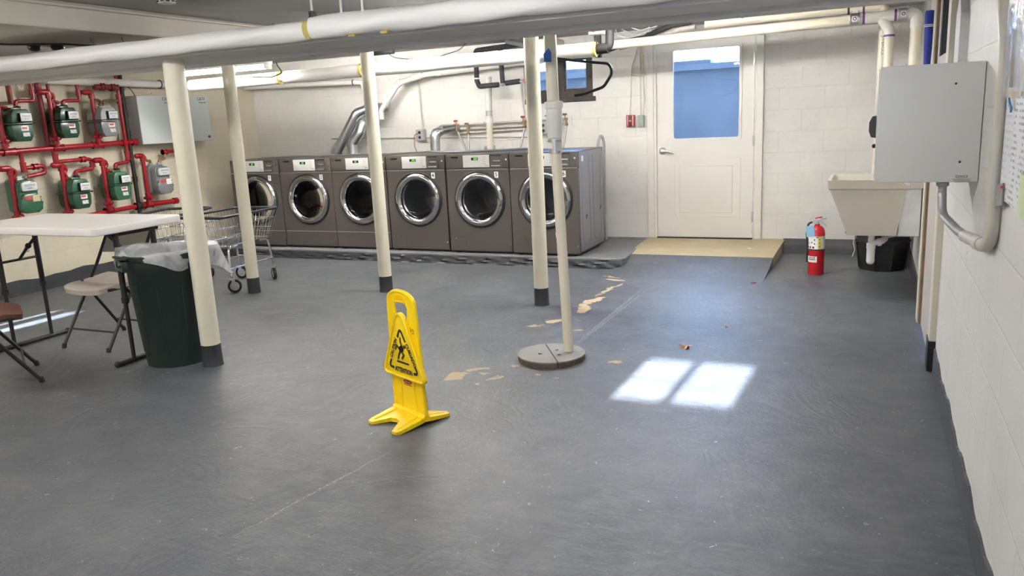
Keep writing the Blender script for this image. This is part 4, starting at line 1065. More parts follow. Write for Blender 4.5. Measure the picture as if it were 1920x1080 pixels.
# ------------------------------------------------------------------ fire extinguisher
EXRED = mat('extinguisher_red', (0.50, 0.012, 0.022), 0.25, var=0.05, coat=0.3)
t = thing('fire_extinguisher', 'red fire extinguisher with a blue tag standing on the floor left of the sink', 'fire extinguisher', (-0.372, 6.93, 0), 0.0)
m_ = MB(); m_.lathe([(0, 0.004), (0.055, 0.004), (0.060, 0.0), (0.063, 0.006), (0.063, 0.34), (0.060, 0.365), (0.050, 0.388), (0.032, 0.402), (0.020, 0.408), (0.020, 0.420), (0, 0.420)], (0, 0, 0), 'Z', 40); m_.build('cylinder', EXRED, t, 40)
def wrap(mb, r, z0, z1, a0, a1, n=20):
    A = [mb.bm.verts.new((r*math.cos(a0+(a1-a0)*k/n), r*math.sin(a0+(a1-a0)*k/n), z0)) for k in range(n+1)]
    B = [mb.bm.verts.new((r*math.cos(a0+(a1-a0)*k/n), r*math.sin(a0+(a1-a0)*k/n), z1)) for k in range(n+1)]
    for k in range(n): mb.bm.faces.new([A[k], A[k+1], B[k+1], B[k]])
    return mb
lb_ = wrap(MB(), 0.0636, 0.218, 0.325, math.radians(190), math.radians(375)).build('instruction_label', LABELWHITE, t, 60)
wrap(MB(), 0.0639, 0.218, 0.325, math.radians(283), math.radians(306)).build('yellow_stripe', mat('label_yellow', (0.72, 0.62, 0.10), 0.5), lb_, 60)
pic = MB()
for (ad, z, w_, h_) in ((205, .232, .012, .016), (226, .232, .014, .016), (250, .232, .016, .016), (215, .268, .008, .010), (238, .272, .008, .012), (258, .262, .010, .010), (258, .295, .008, .012), (294, .240, .006, .010), (294, .270, .006, .010), (294, .300, .006, .010), (276, .316, .016, .008)):
    a = math.radians(ad); pic.box((0.0642*math.cos(a), 0.0642*math.sin(a), z), (w_, 0.0008, h_), rot=Matrix.Rotation(a+PI/2, 4, 'Z'))
pic.build('pictograms', INK, lb_)
MB().lathe([(0.0635, 0), (0.0655, 0.001), (0.0655, 0.011), (0.0635, 0.012)], (0, 0, 0.205), 'Z', 40).build('strap', BLACK, t, 40)
sk = wrap(MB(), 0.0637, 0.108, 0.158, math.radians(192), math.radians(278)).build('inspection_sticker', LABELWHITE, t, 60)
def curved_text(body, size, r, z, a_mid, parent, m, spread):
    n = len(body)
    for i, chh in enumerate(body):
        if chh == ' ': continue
        a = a_mid+(i-(n-1)/2)*spread
        text('sticker_letter', chh, size, m, parent, Matrix.Translation((r*math.cos(a), r*math.sin(a), z)) @ Matrix.Rotation(a+PI/2, 4, 'Z') @ STAND, 0.0002, bold=0.0005)
curved_text('POTTER', 0.016, 0.0643, 0.146, math.radians(240), sk, INK, 0.16)
curved_text('ROEMER', 0.016, 0.0643, 0.131, math.radians(240), sk, INK, 0.16)
m_ = MB(); m_.cyl((0, 0, 0.415), (0, 0, 0.447), 0.017, 16); m_.box((-0.015, -0.004, 0.437), (0.045, 0.024, 0.022), bevel=0.004); vl = m_.build('valve', STEEL, t, 30)
MB().box((0.026, 0, 0.462), (0.100, 0.022, 0.012), rot=rotm(0, -0.16, 0), bevel=0.003).build('top_lever', STEEL, vl, 30)
MB().box((0.042, 0, 0.430), (0.085, 0.020, 0.011), rot=rotm(0, 0.60, 0), bevel=0.002).build('carry_handle', STEEL, vl, 30)
MB().box((0.010, 0, 0.468), (0.055, 0.016, 0.016), rot=rotm(0, -0.25, 0), bevel=0.003).build('red_grip', EXRED, vl, 30)
MB().torus((-0.045, -0.005, 0.455), 0.012, 0.002, 'Y', 14, 6).tube([(-0.033, -0.005, 0.455), (0.03, -0.005, 0.455)], 0.002, 6).build('safety_pin', STEEL, vl, 40)
MB().tube([(-0.030, 0, 0.437), (-0.068, 0, 0.425), (-0.080, -0.004, 0.34), (-0.070, -0.004, 0.24), (-0.070, -0.004, 0.10)], 0.009, 10, 0.05).build('hose', BLACK, t, 50)
MB().box((-0.048, -0.072, 0.368), (0.064, 0.0012, 0.092), rot=rotm(0.08, -0.08, 0.1)).build('blue_tag', mat('tag_blue', (0.36, 0.60, 0.85), 0.6), t)

# ------------------------------------------------------------------ utility sink on the right wall
SINK = mat('almond_sink_plastic', (0.60, 0.56, 0.475), 0.42, var=0.04, scale=5)
t = thing('utility_sink', 'almond plastic wall-hung utility sink beside the grey electrical box', 'sink', (0, 6.0, 0))
# outer shell: tapered tub, local y=0 is the near end
def tub(x0, x1, y0, y1, z, ): return [(x0, y0, z), (x1, y0, z), (x1, y1, z), (x0, y1, z)]
def loft(loops, capb=True, capt=False):
    m_ = MB(); vs = [[m_.bm.verts.new(p) for p in lp] for lp in loops]
    for i in range(len(vs)-1):
        n = len(vs[i])
        for k in range(n): m_.bm.faces.new([vs[i][k], vs[i][(k+1) % n], vs[i+1][(k+1) % n], vs[i+1][k]])
    if capb: m_.bm.faces.new(vs[0])
    if capt: m_.bm.faces.new(vs[-1])
    return m_
loops = [tub(-0.125, 0.185, 0.02, 0.46, 0.470), tub(-0.135, 0.192, 0.015, 0.465, 0.50), tub(-0.245, 0.235, 0.006, 0.50, 0.79), tub(-0.258, 0.335, -0.006, 0.512, 0.80), tub(-0.262, 0.340, -0.010, 0.515, 0.860),
         tub(-0.240, 0.320, 0.012, 0.493, 0.860), tub(-0.225, 0.215, 0.03, 0.48, 0.79), tub(-0.115, 0.175, 0.04, 0.44, 0.50)]
bs = loft(loops, True, True).build('basin', SINK, t, 25)
MB().lathe([(0, 0), (0.03, 0), (0.03, 0.004), (0, 0.004)], (0.03, 0.22, 0.501), 'Z', 20).build('drain', STEEL, bs, 40)
MB().box((0.265, 0.20, 0.635), (0.130, 0.36, 0.330), bevel=0.004).build('wall_bracket', mat('white_bracket', (0.74, 0.74, 0.72), 0.45), t, 30)
MB().box((0.235, -0.0108, 0.832), (0.05, 0.001, 0.018)).build('barcode_sticker', text_lines_mat('barcode', (0.75, 0.74, 0.7), (0.05, 0.05, 0.05), 260, 'X'), t)
p_ = MB(); p_.cyl((0.035, 0.22, 0.475), (0.035, 0.22, 0.30), 0.022, 20); p_.cyl((0.035, 0.22, 0.345), (0.035, 0.22, 0.385), 0.031, 20); p_.cyl((0.035, 0.22, 0.36), (0.035, 0.22, 0.255), 0.028, 20); p_.sphere((0.035, 0.22, 0.255), 0.028, seg=16)
p_.tube([(0.035, 0.22, 0.385), (0.100, 0.23, 0.395), (0.125, 0.28, 0.41), (0.125, 0.42, 0.41), (0.20, 0.52, 0.41), (0.352, 0.52, 0.41)], 0.022, 16, 0.05); p_.cyl((0.075, 0.226, 0.391), (0.098, 0.231, 0.394), 0.029, 18)
p_.build('drain_trap', WHITEPVC, t, 40)
# black tub under the sink
t = thing('black_tub', 'black ribbed plastic tub on the floor under the utility sink', 'tub', (0.125, 7.27, 0), 0.06)
def octo(rx, ry, z, c=0.34): 
    return [(-rx, -ry*c, z), (-rx*c, -ry, z), (rx*c, -ry, z), (rx, -ry*c, z), (rx, ry*c, z), (rx*c, ry, z), (-rx*c, ry, z), (-rx, ry*c, z)]
TUB = mat('black_tub_plastic', (0.016, 0.016, 0.017), 0.42, var=0.25, scale=12, bump=0.3, dirt=(0.10, 0.095, 0.09), dirt_amt=0.08)
b_ = loft([octo(.165, .165, .0), octo(.172, .172, .012), octo(.198, .198, .235), octo(.212, .212, .24), octo(.212, .212, .262), octo(.200, .200, .264), octo(.206, .206, .325), octo(.216, .216, .33), octo(.216, .216, .345), octo(.196, .196, .345), octo(.165, .165, .02)], True, True)
for (x, y) in ((-0.205, -0.07), (-0.07, -0.205), (0.07, -0.205), (0.205, -0.07)): b_.tube([(x*0.86, y*0.86, 0.02), (x*0.985, y*0.985, 0.235)], 0.006, 8)
tb = b_.build('tub_body', TUB, t, 25)
MB().tube([(-0.205, -0.06, 0.335), (-0.275, -0.05, 0.315), (-0.285, 0.0, 0.30), (-0.275, 0.05, 0.315), (-0.205, 0.06, 0.335)], 0.008, 8, 0.03).build('handle', TUB, t, 40)
MB().tube([(-0.215, -0.03, 0.33), (-0.225, -0.03, 0.22), (-0.21, -0.03, 0.16), (-0.23, -0.03, 0.10)], 0.003, 6, 0.03).build('cord', WHITEPVC, t, 40)

# small litter on the floor
LEAF = mat('dry_leaf', (0.50, 0.27, 0.13), 0.7, var=0.25, scale=30)
lf_ = MB()
vs = []
for k in range(14):
    a = 2*PI*k/14; r_ = 0.028*(1+0.35*math.cos(5*a)); vs.append((r_*math.cos(a)*1.15, r_*math.sin(a)*0.8, 0.006+0.010*math.cos(2*a+0.4)+0.004*math.sin(5*a)))
c0 = lf_.bm.verts.new((0, 0, 0.008)); rv = [lf_.bm.verts.new(v) for v in vs]
for k in range(14): lf_.bm.faces.new([c0, rv[k], rv[(k+1) % 14]])
g = bmesh.ops.extrude_face_region(lf_.bm, geom=lf_.bm.faces[:])
for v in [x for x in g['geom'] if isinstance(x, bmesh.types.BMVert)]: v.co.z -= 0.0016
lf_.tube([(0, 0, 0.008), (-0.03, 0.004, 0.006), (-0.052, 0.012, 0.004)], 0.0014, 6)
l1 = lf_.build('dry_leaf', LEAF, None, 40); l1.location = (-0.963, 4.575, 0.004); tag(l1, 'curled tan dry leaf on the floor just beyond the sunlit patch', 'leaf', 'dry leaves on the floor')
l2 = l1.copy(); col.objects.link(l2); l2.location = (-0.80, 5.10, 0.001); l2.rotation_euler = (0, 0, 1.3); l2.scale = (0.45,)*3; l2['label'] = 'tiny brown leaf scrap on the floor between the sunlit patch and the ramp'
rs_ = MB(); rs_.box((0, 0, 0.004), (0.035, 0.014, 0.006), rot=rotm(0, 0.1, 0.3), bevel=0.002); rs_.box((0.015, 0.006, 0.006), (0.02, 0.010, 0.004), rot=rotm(0.1, 0.2, 0.8), bevel=0.001)
o = rs_.build('red_scrap', mat('scrap_red', (0.35, 0.06, 0.04), 0.6), None, 0); o.location = (-0.816, 6.47, 0); tag(o, 'small red scrap of litter on the floor below the ramp', 'litter')
o = MB().sphere((0, 0, 0.004), 0.02, (1.3, 0.8, 0.25), 10).build('white_pebble', PAPER, None, 60); o.location = (-0.99, 7.52, 0.094); tag(o, 'small white chip lying on the tan landing before the door', 'litter')
# ------------------------------------------------------------------ gas meters on the left wall (they face +X)
MGREEN = mat('meter_green', (0.016, 0.070, 0.040), 0.30, var=0.15, scale=8, coat=0.2)
MGREEN2 = mat('meter_green_bright', (0.035, 0.125, 0.070), 0.30, var=0.12, scale=8, coat=0.2)
MGREY = mat('meter_grey', (0.19, 0.205, 0.215), 0.36, var=0.1, scale=8)
MGREYLIGHT = mat('meter_grey_light', (0.42, 0.43, 0.43), 0.36, var=0.1, scale=8)
DIALFACE = mat('dial_face', (0.66, 0.67, 0.70), 0.35, var=0.03)
STICKRED = mat('sticker_red', (0.50, 0.07, 0.08), 0.5, var=0.3, scale=60)
BRASS = mat('old_brass_pipe', (0.22, 0.15, 0.09), 0.45, 0.4, var=0.2)
UNION = mat('steel_union', (0.42, 0.42, 0.40), 0.45, 0.5, var=0.2)
TOX = Matrix.Rotation(PI/2, 4, 'Z')      # local -Y front -> +X
def meter_tin(y, z, body_m, top_m, label, half=0.0):
    """tin-case meter: bevelled upper housing with dial, flange, tapering lower body. local u=x is along the wall"""
    t = thing('gas_meter', label, 'gas meter', (XL, y, z), PI/2, 'gas meters on the left wall')
    D0, D1 = -0.045, -0.255         # back and front of the case (local y; -y faces the room)
    lo = [(-0.096, 0.150), (0.096, 0.150), (0.102, 0.12), (0.094, 0.045), (0.066, 0.0), (-0.066, 0.0), (-0.094, 0.045), (-0.102, 0.12)]
    m_ = MB(); m_.prism(lo, D1+0.008, D0, bevel=0.010); b_ = m_.build('lower_case', body_m, t, 35)
    hi = [(-0.100, 0.165), (0.100, 0.165), (0.092, 0.235), (0.066, 0.282), (-0.066, 0.282), (-0.092, 0.235)]
    m_ = MB(); m_.prism(hi, D1, D0, bevel=0.010)
    m_.box((0, (D0+D1)/2, 0.288), (0.10, 0.10, 0.022), bevel=0.006)
    u_ = m_.build('upper_case', top_m, t, 35)
    m_ = MB(); m_.prism([(-0.112, 0.150), (0.112, 0.150), (0.112, 0.162), (-0.112, 0.162)], D1-0.008, D0+0.008, bevel=0.003)
    for s in (-1, 1): m_.sphere((s*0.100, D1-0.010, 0.156), 0.009, seg=8)
    m_.build('flange', body_m, t, 35)
    m_ = MB(); m_.box((0.020, D1-0.014, 0.210), (0.112, 0.034, 0.078), bevel=0.006); ih = m_.build('index_box', BLACK, u_, 35)
    f_ = MB().box((0.020, D1-0.0322, 0.210), (0.104, 0.003, 0.070), bevel=0.002).build('index_face', DIALFACE, ih, 35)
    dl = MB()
    for k in range(4): dl.lathe([(0.0055, 0), (0.0075, 0), (0.0075, 0.0008), (0.0055, 0.0008), (0.0055, 0)], (-0.009+0.0195*k, D1-0.0345, 0.220), 'Y', 14)
    for k in range(2): dl.lathe([(0.004, 0), (0.006, 0), (0.006, 0.0008), (0.004, 0.0008), (0.004, 0)], (0.010+0.022*k, D1-0.0345, 0.197), 'Y', 12)
    dl.build('dials', INK, f_, 0)
    MB().box((0.016, D1+0.0060, 0.112), (0.070, 0.004, 0.038)).build('white_sticker', LABELWHITE, b_)
    MB().box((0.012, D1+0.0050, 0.117), (0.050, 0.004, 0.018)).build('red_print', STICKRED, b_)
    MB().box((0.022, D1+0.0055, 0.060), (0.064, 0.004, 0.036)).build('barcode_sticker', text_lines_mat('meter_label', (0.74, 0.72, 0.72), (0.30, 0.28, 0.30), 70), b_)
    for s, mm in ((-1, REDPIPE), (1, BLACK)):
        q = MB(); q.lathe([(0, 0), (0.026, 0), (0.030, 0.008), (0.030, 0.026), (0.022, 0.032), (0, 0.032)], (s*0.058, -0.13, 0.282), 'Z', 8 if s > 0 else 14)
        q.build('inlet_union' if s < 0 else 'outlet_union', (UNION if body_m is MGREY else mm), t, 35)
    return t
def meter_cast(y, z, body_m, label, wide_index=False):
    """cast meter with a rounded bolted cover and a broad index head"""
    t = thing('gas_meter', label, 'gas meter', (XL, y, z), PI/2, 'gas meters on the left wall')
    D0, D1 = -0.045, -0.255
    m_ = MB(); m_.prism(rrect(0.0, 0.165, 0.20, 0.30, 0.03, 4), D0-0.075, D0, bevel=0.008)
    m_.prism(rrect(0.0, 0.155, 0.185, 0.28, 0.04, 4), D0-0.16, D0-0.07, bevel=0.010); b_ = m_.build('case', body_m, t, 35)
    m_ = MB(); cov = [(-0.085, 0.150), (-0.060, 0.178), (0.060, 0.178), (0.085, 0.150), (0.108, 0.085), (0.100, 0.030), (0.060, 0.0), (-0.060, 0.0), (-0.100, 0.030), (-0.108, 0.085)]
    m_.prism(cov, D1+0.02, D0-0.13, bevel=0.012)
    for (u, v) in ((-0.088, 0.135), (0.088, 0.135), (-0.10, 0.085), (0.10, 0.085), (-0.09, 0.035), (0.09, 0.035), (-0.045, 0.008), (0.045, 0.008)): m_.cyl((u*0.95, D1+0.014, v+0.004), (u*0.95, D1+0.03, v+0.004), 0.007, 8)
    cv = m_.build('front_cover', body_m, t, 35)
    m_ = MB(); m_.prism([(-0.085, 0.195), (0.085, 0.195), (0.080, 0.270), (0.062, 0.292), (-0.062, 0.292), (-0.080, 0.270)], D1+0.03, D0-0.12, bevel=0.010); hd_ = m_.build('index_head', body_m, t, 35)
    f_ = MB().prism(rrect(0.0, 0.240, 0.150, 0.076, 0.02, 4), D1+0.018, D1+0.034, bevel=0.004).build('index_face', DIALFACE, hd_, 35)
    dl = MB()
    for k in range(4): dl.lathe([(0.007, 0), (0.0095, 0), (0.0095, 0.0008), (0.007, 0.0008), (0.007, 0)], (-0.036+0.025*k, D1+0.0165, 0.253), 'Y', 14)
    dl.box((0.0, D1+0.017, 0.226), (0.05, 0.001, 0.004)); dl.build('dials', INK, f_, 0)
    MB().box((-0.034, D1+0.018, 0.138), (0.068, 0.004, 0.034)).build('red_sticker', STICKRED, cv)
    MB().box((0.044, D1+0.018, 0.132), (0.070, 0.004, 0.058)).build('tag_sticker', mat('sticker_manila', (0.62, 0.54, 0.33), 0.6) if wide_index else LABELWHITE, cv)
    for s in (-1, 1):
        q = MB(); q.lathe([(0, 0), (0.024, 0), (0.027, 0.006), (0.027, 0.024), (0.02, 0.030), (0, 0.030)], (s*0.058, -0.11, 0.308), 'Z', 10); q.build('inlet_union' if s < 0 else 'outlet_union', UNION, t, 35)
    return t
meter_tin(4.815, 1.395, MGREEN, MGREEN, 'dark green gas meter in the upper row, leftmost of the three')
meter_tin(5.285, 1.405, MGREEN, MGREEN, 'dark green gas meter in the upper row, middle of the three')
meter_tin(5.725, 1.400, MGREY, MGREYLIGHT, 'grey gas meter in the upper row, beside the grey cable cabinet')
meter_cast(4.790, 0.755, MGREEN2, 'green cast gas meter with a manila tag in the lower row, leftmost', True)
meter_tin(5.290, 0.735, MGREEN, MGREEN2, 'green gas meter in the lower row, second from the left')
meter_tin(5.760, 0.765, MGREEN2, MGREEN2, 'bright green gas meter in the lower row, just left of the black vertical pipe')
meter_cast(6.320, 0.765, MGREY, 'grey cast gas meter in the lower row, right of the black vertical pipe')

# ------------------------------------------------------------------ red gas piping
PX = XL+0.115         # distance of the pipes' centre line from the wall
def rp(y, z, dx=0.0): return (PX+dx, y, z)
def fitting(mb, p, axis, r, L_=0.05):
    p = Vector(p); d = Vector({'x': (1, 0, 0), 'y': (0, 1, 0), 'z': (0, 0, 1)}[axis])
    mb.cyl(p-d*L_/2, p+d*L_/2, r, 16); mb.cyl(p-d*L_/2, p-d*(L_/2-0.010), r+0.004, 16); mb.cyl(p+d*(L_/2-0.010), p+d*L_/2, r+0.004, 16)
t = thing('gas_header', 'long red gas header pipe running between the two rows of meters', 'gas pipe', rp(5.37, 1.325))
o = MB().cyl((0, -1.0, -0.02), (0, 0.72, 0.008), 0.026, 18)
o.build('pipe', REDPIPE, t, 40)
o = MB()
for yy in (-0.63, -0.15, 0.28): o = MB(); fitting(o, (0, yy, -0.006+0.016*yy), 'y', 0.032, 0.12); o.build('tee_fitting', REDPIPE, t, 40)
for yy in (0.60, 0.72): o = MB(); fitting(o, (0, yy, 0.004), 'y', 0.031, 0.06); o.build('coupling', REDPIPE, t, 40)
t = thing('gas_header', 'red gas header pipe low on the left wall, just above the table', 'gas pipe', rp(5.9, 0.665))
MB().cyl((0, -0.75, -0.03), (0, 0.10, 0.004), 0.024, 16).cyl((0, 0.15, 0.004), (0, 0.63, 0.0), 0.027, 16).build('pipe', REDPIPE, t, 40)
for (yy, r_, l_) in ((-0.235, 0.030, 0.10), (0.26, 0.033, 0.10), (0.625, 0.032, 0.05)): o = MB(); fitting(o, (0, yy, 0.002), 'y', r_, l_); o.build('tee_fitting', REDPIPE, t, 40)
o = MB(); fitting(o, (0, 0.125, 0.004), 'y', 0.036, 0.07); o.build('black_coupling', BLACKMETAL, t, 40)
def riser(y, z0, z1, label, valve=True, hook=None, elbow=True, r=0.021):
    """vertical feed pipe standing on a header with a lock valve at its foot, turning at the top towards the meter inlet"""
    t = thing('gas_riser', label, 'gas pipe', rp(y, z0, 0.035), 0, 'red gas risers')
    h = z1-z0
    pts = [(0, 0, 0), (0, 0, h)]
    o = MB(); o.tube(pts, r, 14); o.build('pipe', REDPIPE, t, 40)
    if elbow:
        e = MB(); e.tube([(0, 0, h-0.03), (0, 0, h+0.012), (0, -0.07, h+0.012)], 0.027, 14, 0.03); e.sphere((0, -0.075, h+0.012), 0.027, seg=12)
        fitting(e, (0, 0, h-0.03), 'z', 0.027, 0.03)
        if hook: e.tube([(-0.005, 0.0, h+0.008), (-0.008, 0.05, h-0.005), (-0.01, 0.060, h-0.050), (-0.01, hook-0.03, h-0.070), (-0.01, hook, h-0.09), (-0.01, hook, h-0.13)], 0.015, 10, 0.03)
        e.build('top_elbow', REDPIPE, t, 40)
    if valve:
        v = MB(); v.sphere((0, 0, 0.075), 0.034, (1, 1, 1.15), 14); fitting(v, (0, 0, 0.075), 'z', 0.028, 0.10); v.cyl((0, -0.05, 0.075), (0, 0.05, 0.075), 0.015, 12); v.cyl((0.045, 0, 0.075), (-0.02, 0, 0.075), 0.020, 12)
        v.box((0.048, 0, 0.075), (0.012, 0.034, 0.012), bevel=0.002); v.build('lock_valve', REDPIPE, t, 40)
    return t
riser(4.690, 1.33, 1.86, 'red gas riser at the far left of the upper row of meters', elbow=False)
riser(5.185, 1.33, 1.82, 'red gas riser left of the middle upper gas meter', hook=0.045)
riser(5.640, 1.33, 1.82, 'red gas riser left of the grey upper gas meter')
riser(4.690, 0.66, 1.155, 'red gas riser left of the cast green meter, reaching down behind the table', hook=0.045)
riser(5.190, 0.64, 1.15, 'red gas riser left of the second lower green meter', hook=0.045)
riser(5.645, 0.665, 1.165, 'red gas riser left of the bright green lower meter', hook=0.05)
riser(6.140, 0.67, 1.175, 'red gas riser right of the black vertical pipe, feeding the grey cast meter')
def gas_run(label, pts, r=0.020, m=REDPIPE, fits=(), rad=0.03, name='gas_drop'):
    t = MB().tube(pts, r, 14, rad)
    for f in fits: fitting(t, f[0], f[1], r+0.007, f[2] if len(f) > 2 else 0.045)
    return tag(t.build(name, m, None, 40), label, 'gas pipe', 'red gas house lines')
DX = -0.01
gas_run('red pipe dropping from the ceiling to the left of the first upper gas meter', [rp(4.83, 2.14), rp(4.83, 1.73, 0.01)], 0.022, REDDARK)
gas_run('red house line with an elbow, on the right side of the first upper gas meter', [rp(5.03, 2.14), rp(5.055, 1.80), rp(5.055, 1.755), rp(4.93, 1.755), rp(4.875, 1.75), rp(4.875, 1.70)], 0.017, REDPIPE, [(rp(5.05, 1.83), 'z')])
gas_run('dark red pipe behind the riser of the middle upper meter, running down to the header', [rp(5.14, 2.14, -0.03), rp(5.14, 1.87, -0.03), rp(5.145, 1.33, -0.03)], 0.023, REDDARK, [(rp(5.14, 1.86, -0.03), 'z', 0.08)])
gas_run('red pipe with a double bend above the middle upper meter', [rp(5.215, 2.14), rp(5.22, 1.80), rp(5.23, 1.76), rp(5.30, 1.735)], 0.016, REDDARK)
gas_run('red house line with an elbow, on the right side of the middle upper gas meter', [rp(5.51, 2.14), rp(5.53, 1.80), rp(5.53, 1.755), rp(5.40, 1.755), rp(5.345, 1.75), rp(5.345, 1.70)], 0.017, REDPIPE, [(rp(5.53, 1.83), 'z')])
gas_run('tall red house line rising past the grey upper meter beside the black pipe', [rp(5.985, 2.14), rp(5.985, 1.86), rp(5.985, 1.22), rp(5.985, 1.135), rp(5.87, 1.125), rp(5.818, 1.12), rp(5.818, 1.07)], 0.019, REDPIPE, [(rp(5.985, 1.77), 'z', 0.09), (rp(5.985, 1.20), 'z', 0.09)])
gas_run('short dark red pipe bundle under the white drain pipe', [rp(5.70, 1.885, 0.02), rp(5.97, 1.885, 0.02)], 0.030, REDDARK, [(rp(5.78, 1.89, 0.02), 'y'), (rp(5.90, 1.885, 0.02), 'y')])
gas_run('brown pipe elbow joining the grey upper meter to its riser', [rp(5.66, 1.76, 0.03), rp(5.735, 1.76), (XL+0.13, 5.76, 1.74), (XL+0.13, 5.667+0.06, 1.71)], 0.014, BRASS)
gas_run('brown pipe elbow on the right of the grey upper meter', [rp(5.965, 1.755), rp(5.84, 1.755), (XL+0.13, 5.783, 1.75), (XL+0.13, 5.783, 1.71)], 0.014, BRASS)
gas_run('red looping house line above the cast green meter', [rp(4.840, 1.325), rp(4.845, 1.17), rp(4.85, 1.155), rp(5.02, 1.165), rp(5.05, 1.15), rp(5.045, 1.10), rp(4.93, 1.085), (XL+0.12, 4.852, 1.08), (XL+0.11, 4.85, 1.06)], 0.019, REDPIPE, [(rp(4.847, 1.165), 'z', 0.09), (rp(4.96, 1.162), 'y', 0.05)])
gas_run('red looping house line above the second lower meter', [rp(5.165, 1.30), rp(5.175, 1.20), rp(5.19, 1.19), rp(5.50, 1.195), rp(5.56, 1.185), rp(5.555, 1.10), rp(5.44, 1.09), (XL+0.13, 5.348, 1.085), (XL+0.13, 5.348, 1.045)], 0.019, REDPIPE, [(rp(5.175, 1.21), 'z', 0.10), (rp(5.46, 1.195), 'y', 0.05), (rp(5.557, 1.14), 'z', 0.05)])
gas_run('brown bent inlet pipe on the left of the grey cast meter', [rp(6.155, 1.185, 0.03), rp(6.20, 1.17), rp(6.21, 1.13), rp(6.26, 1.125), (XL+0.11, 6.262, 1.12), (XL+0.11, 6.262, 1.09)], 0.014, BRASS)
gas_run('brown bent outlet pipe on the right of the grey cast meter', [(XL+0.11, 6.378, 1.09), (XL+0.11, 6.385, 1.125), rp(6.46, 1.135), rp(6.47, 1.19)], 0.014, BRASS)
gas_run('short red pipe branching right above the grey cast meter', [rp(6.455, 1.205), rp(6.75, 1.215)], 0.019, REDPIPE, [(rp(6.47, 1.205), 'y', 0.06)])
o = MB().cyl((XL+0.10, 6.045, 0.0), (XL+0.10, 6.045, ZC), 0.021, 16)
for z in (0.45, 0.95, 1.42, 1.62, 1.88): fitting(o, (XL+0.10, 6.045, z), 'z', 0.026, 0.05)
tag(o.build('gas_main', BLACKMETAL, None, 40), 'black vertical pipe on the left wall between the gas meters and the grey cabinet', 'pipe')
for (y, z, lab) in ((4.83, 1.075, 'crumpled white paper tag on the pipe over the cast green meter'), (5.33, 1.06, 'white paper tag lying on top of the second lower meter'), (5.345, 1.715, 'white paper tag behind the middle upper meter')):
    o = MB(); o.box((0, 0, 0), (0.004, 0.11, 0.035), rot=rotm(0.1, 0.25, 0.05)); o.box((0.004, 0.03, 0.004), (0.004, 0.05, 0.030), rot=rotm(-0.2, -0.2, 0.1)); o = o.build('paper_tag', PAPER, None, 0); o.location = (XL+0.105, y, z); tag(o, lab, 'tag')

# ------------------------------------------------------------------ cable cabinets
CABFACE = mat('cabinet_pale_grey', (0.60, 0.655, 0.645), 0.38, var=0.02, scale=3)
CABSIDE = mat('cabinet_side_grey', (0.33, 0.32, 0.31), 0.45, var=0.08, scale=3)
def cabinet(y0, y1, label, lock_side):
    t = thing('cable_cabinet', label, 'cabinet', (XL, (y0+y1)/2, 1.30), PI/2, 'cable cabinets on the left wall')
    w = y1-y0
    m_ = MB(); m_.box((0, -0.098, 0.25), (w, 0.196, 0.50), bevel=0.003); b_ = m_.build('body', CABSIDE, t, 30)
    m_ = MB(); m_.box((0, -0.200, 0.25), (w-0.004, 0.006, 0.496), bevel=0.002); d_ = m_.build('door', CABFACE, t, 30)
    l_ = MB(); l_.cyl((w/2-0.045, -0.212, 0.045), (w/2-0.045, -0.200, 0.045), 0.016, 16); l_.build('lock', mat('lock_steel', (0.12, 0.13, 0.13), 0.35, 0.6), d_, 40)
    text('lettering', 'CATV', 0.050, INK, d_, Matrix.Translation((w/2-0.105, -0.2045, 0.463)) @ STAND, 0.0004, sx=0.9)
    for q_, (dx, ww) in enumerate(((-0.035, 0.022), (0.0, 0.030), (0.038, 0.024))): MB().box((w/2-0.090+dx, -0.2036, 0.424), (ww, 0.001, 0.008)).build('small_print', INK, d_)
    return t
cabinet(6.125, 6.615, 'pale grey wall cabinet marked CATV, next to the black vertical pipe', 1)
cabinet(6.622, 7.105, 'pale grey wall cabinet marked CATV, the right one, partly hidden by the nearest column', 1)
tag(MB().tube([(XL+0.02, 6.06, 1.95), (XL+0.05, 6.15, 1.92), (XL+0.07, 6.20, 1.85), (XL+0.08, 6.22, 1.80)], 0.006, 8, 0.05).build('cable', mat('dull_brown_cable', (0.16, 0.13, 0.10), 0.6), None, 50), 'thin brown cable dropping into the top of the left grey cabinet', 'cable')

# ------------------------------------------------------------------ fire alarm and switch boxes right of the window
t = thing('fire_alarm', 'small red fire alarm pull station on the white wall left of the door', 'fire alarm', (-2.255, YB, 1.30))
b_ = MB(); b_.box((0, -0.022, 0), (0.085, 0.044, 0.118), bevel=0.004); b_ = b_.build('body', mat('alarm_red', (0.36, 0.014, 0.022), 0.35), t, 30)
MB().box((0, -0.046, 0), (0.030, 0.008, 0.110), bevel=0.002).build('pull_bar', mat('alarm_dark_red', (0.16, 0.01, 0.015), 0.35), b_)
MB().box((-0.026, -0.0455, 0), (0.006, 0.003, 0.105)).box((0.028, -0.0455, 0), (0.006, 0.003, 0.105)).build('white_stripe', LABELWHITE, b_)
text('lettering', 'FIRE', 0.016, LABELWHITE, b_, Matrix.Translation((0.0, -0.0505, 0)) @ Matrix.Rotation(0, 4, 'Y') @ STAND, 0.0003)
t = thing('switch_box', 'small grey switch box on the wall between the fire alarm and the door', 'switch box', (-2.145, YB, 1.295))
MB().box((0, -0.025, 0), (0.062, 0.050, 0.118), bevel=0.004).build('box', mat('switch_grey', (0.34, 0.38, 0.36), 0.4), t, 30)
MB().box((0.025, -0.008, -0.085), (0.075, 0.016, 0.04), bevel=0.003).build('base_plate', TRIMPAINT, t, 30)
CORD = mat('cream_cord', (0.66, 0.63, 0.56), 0.5)
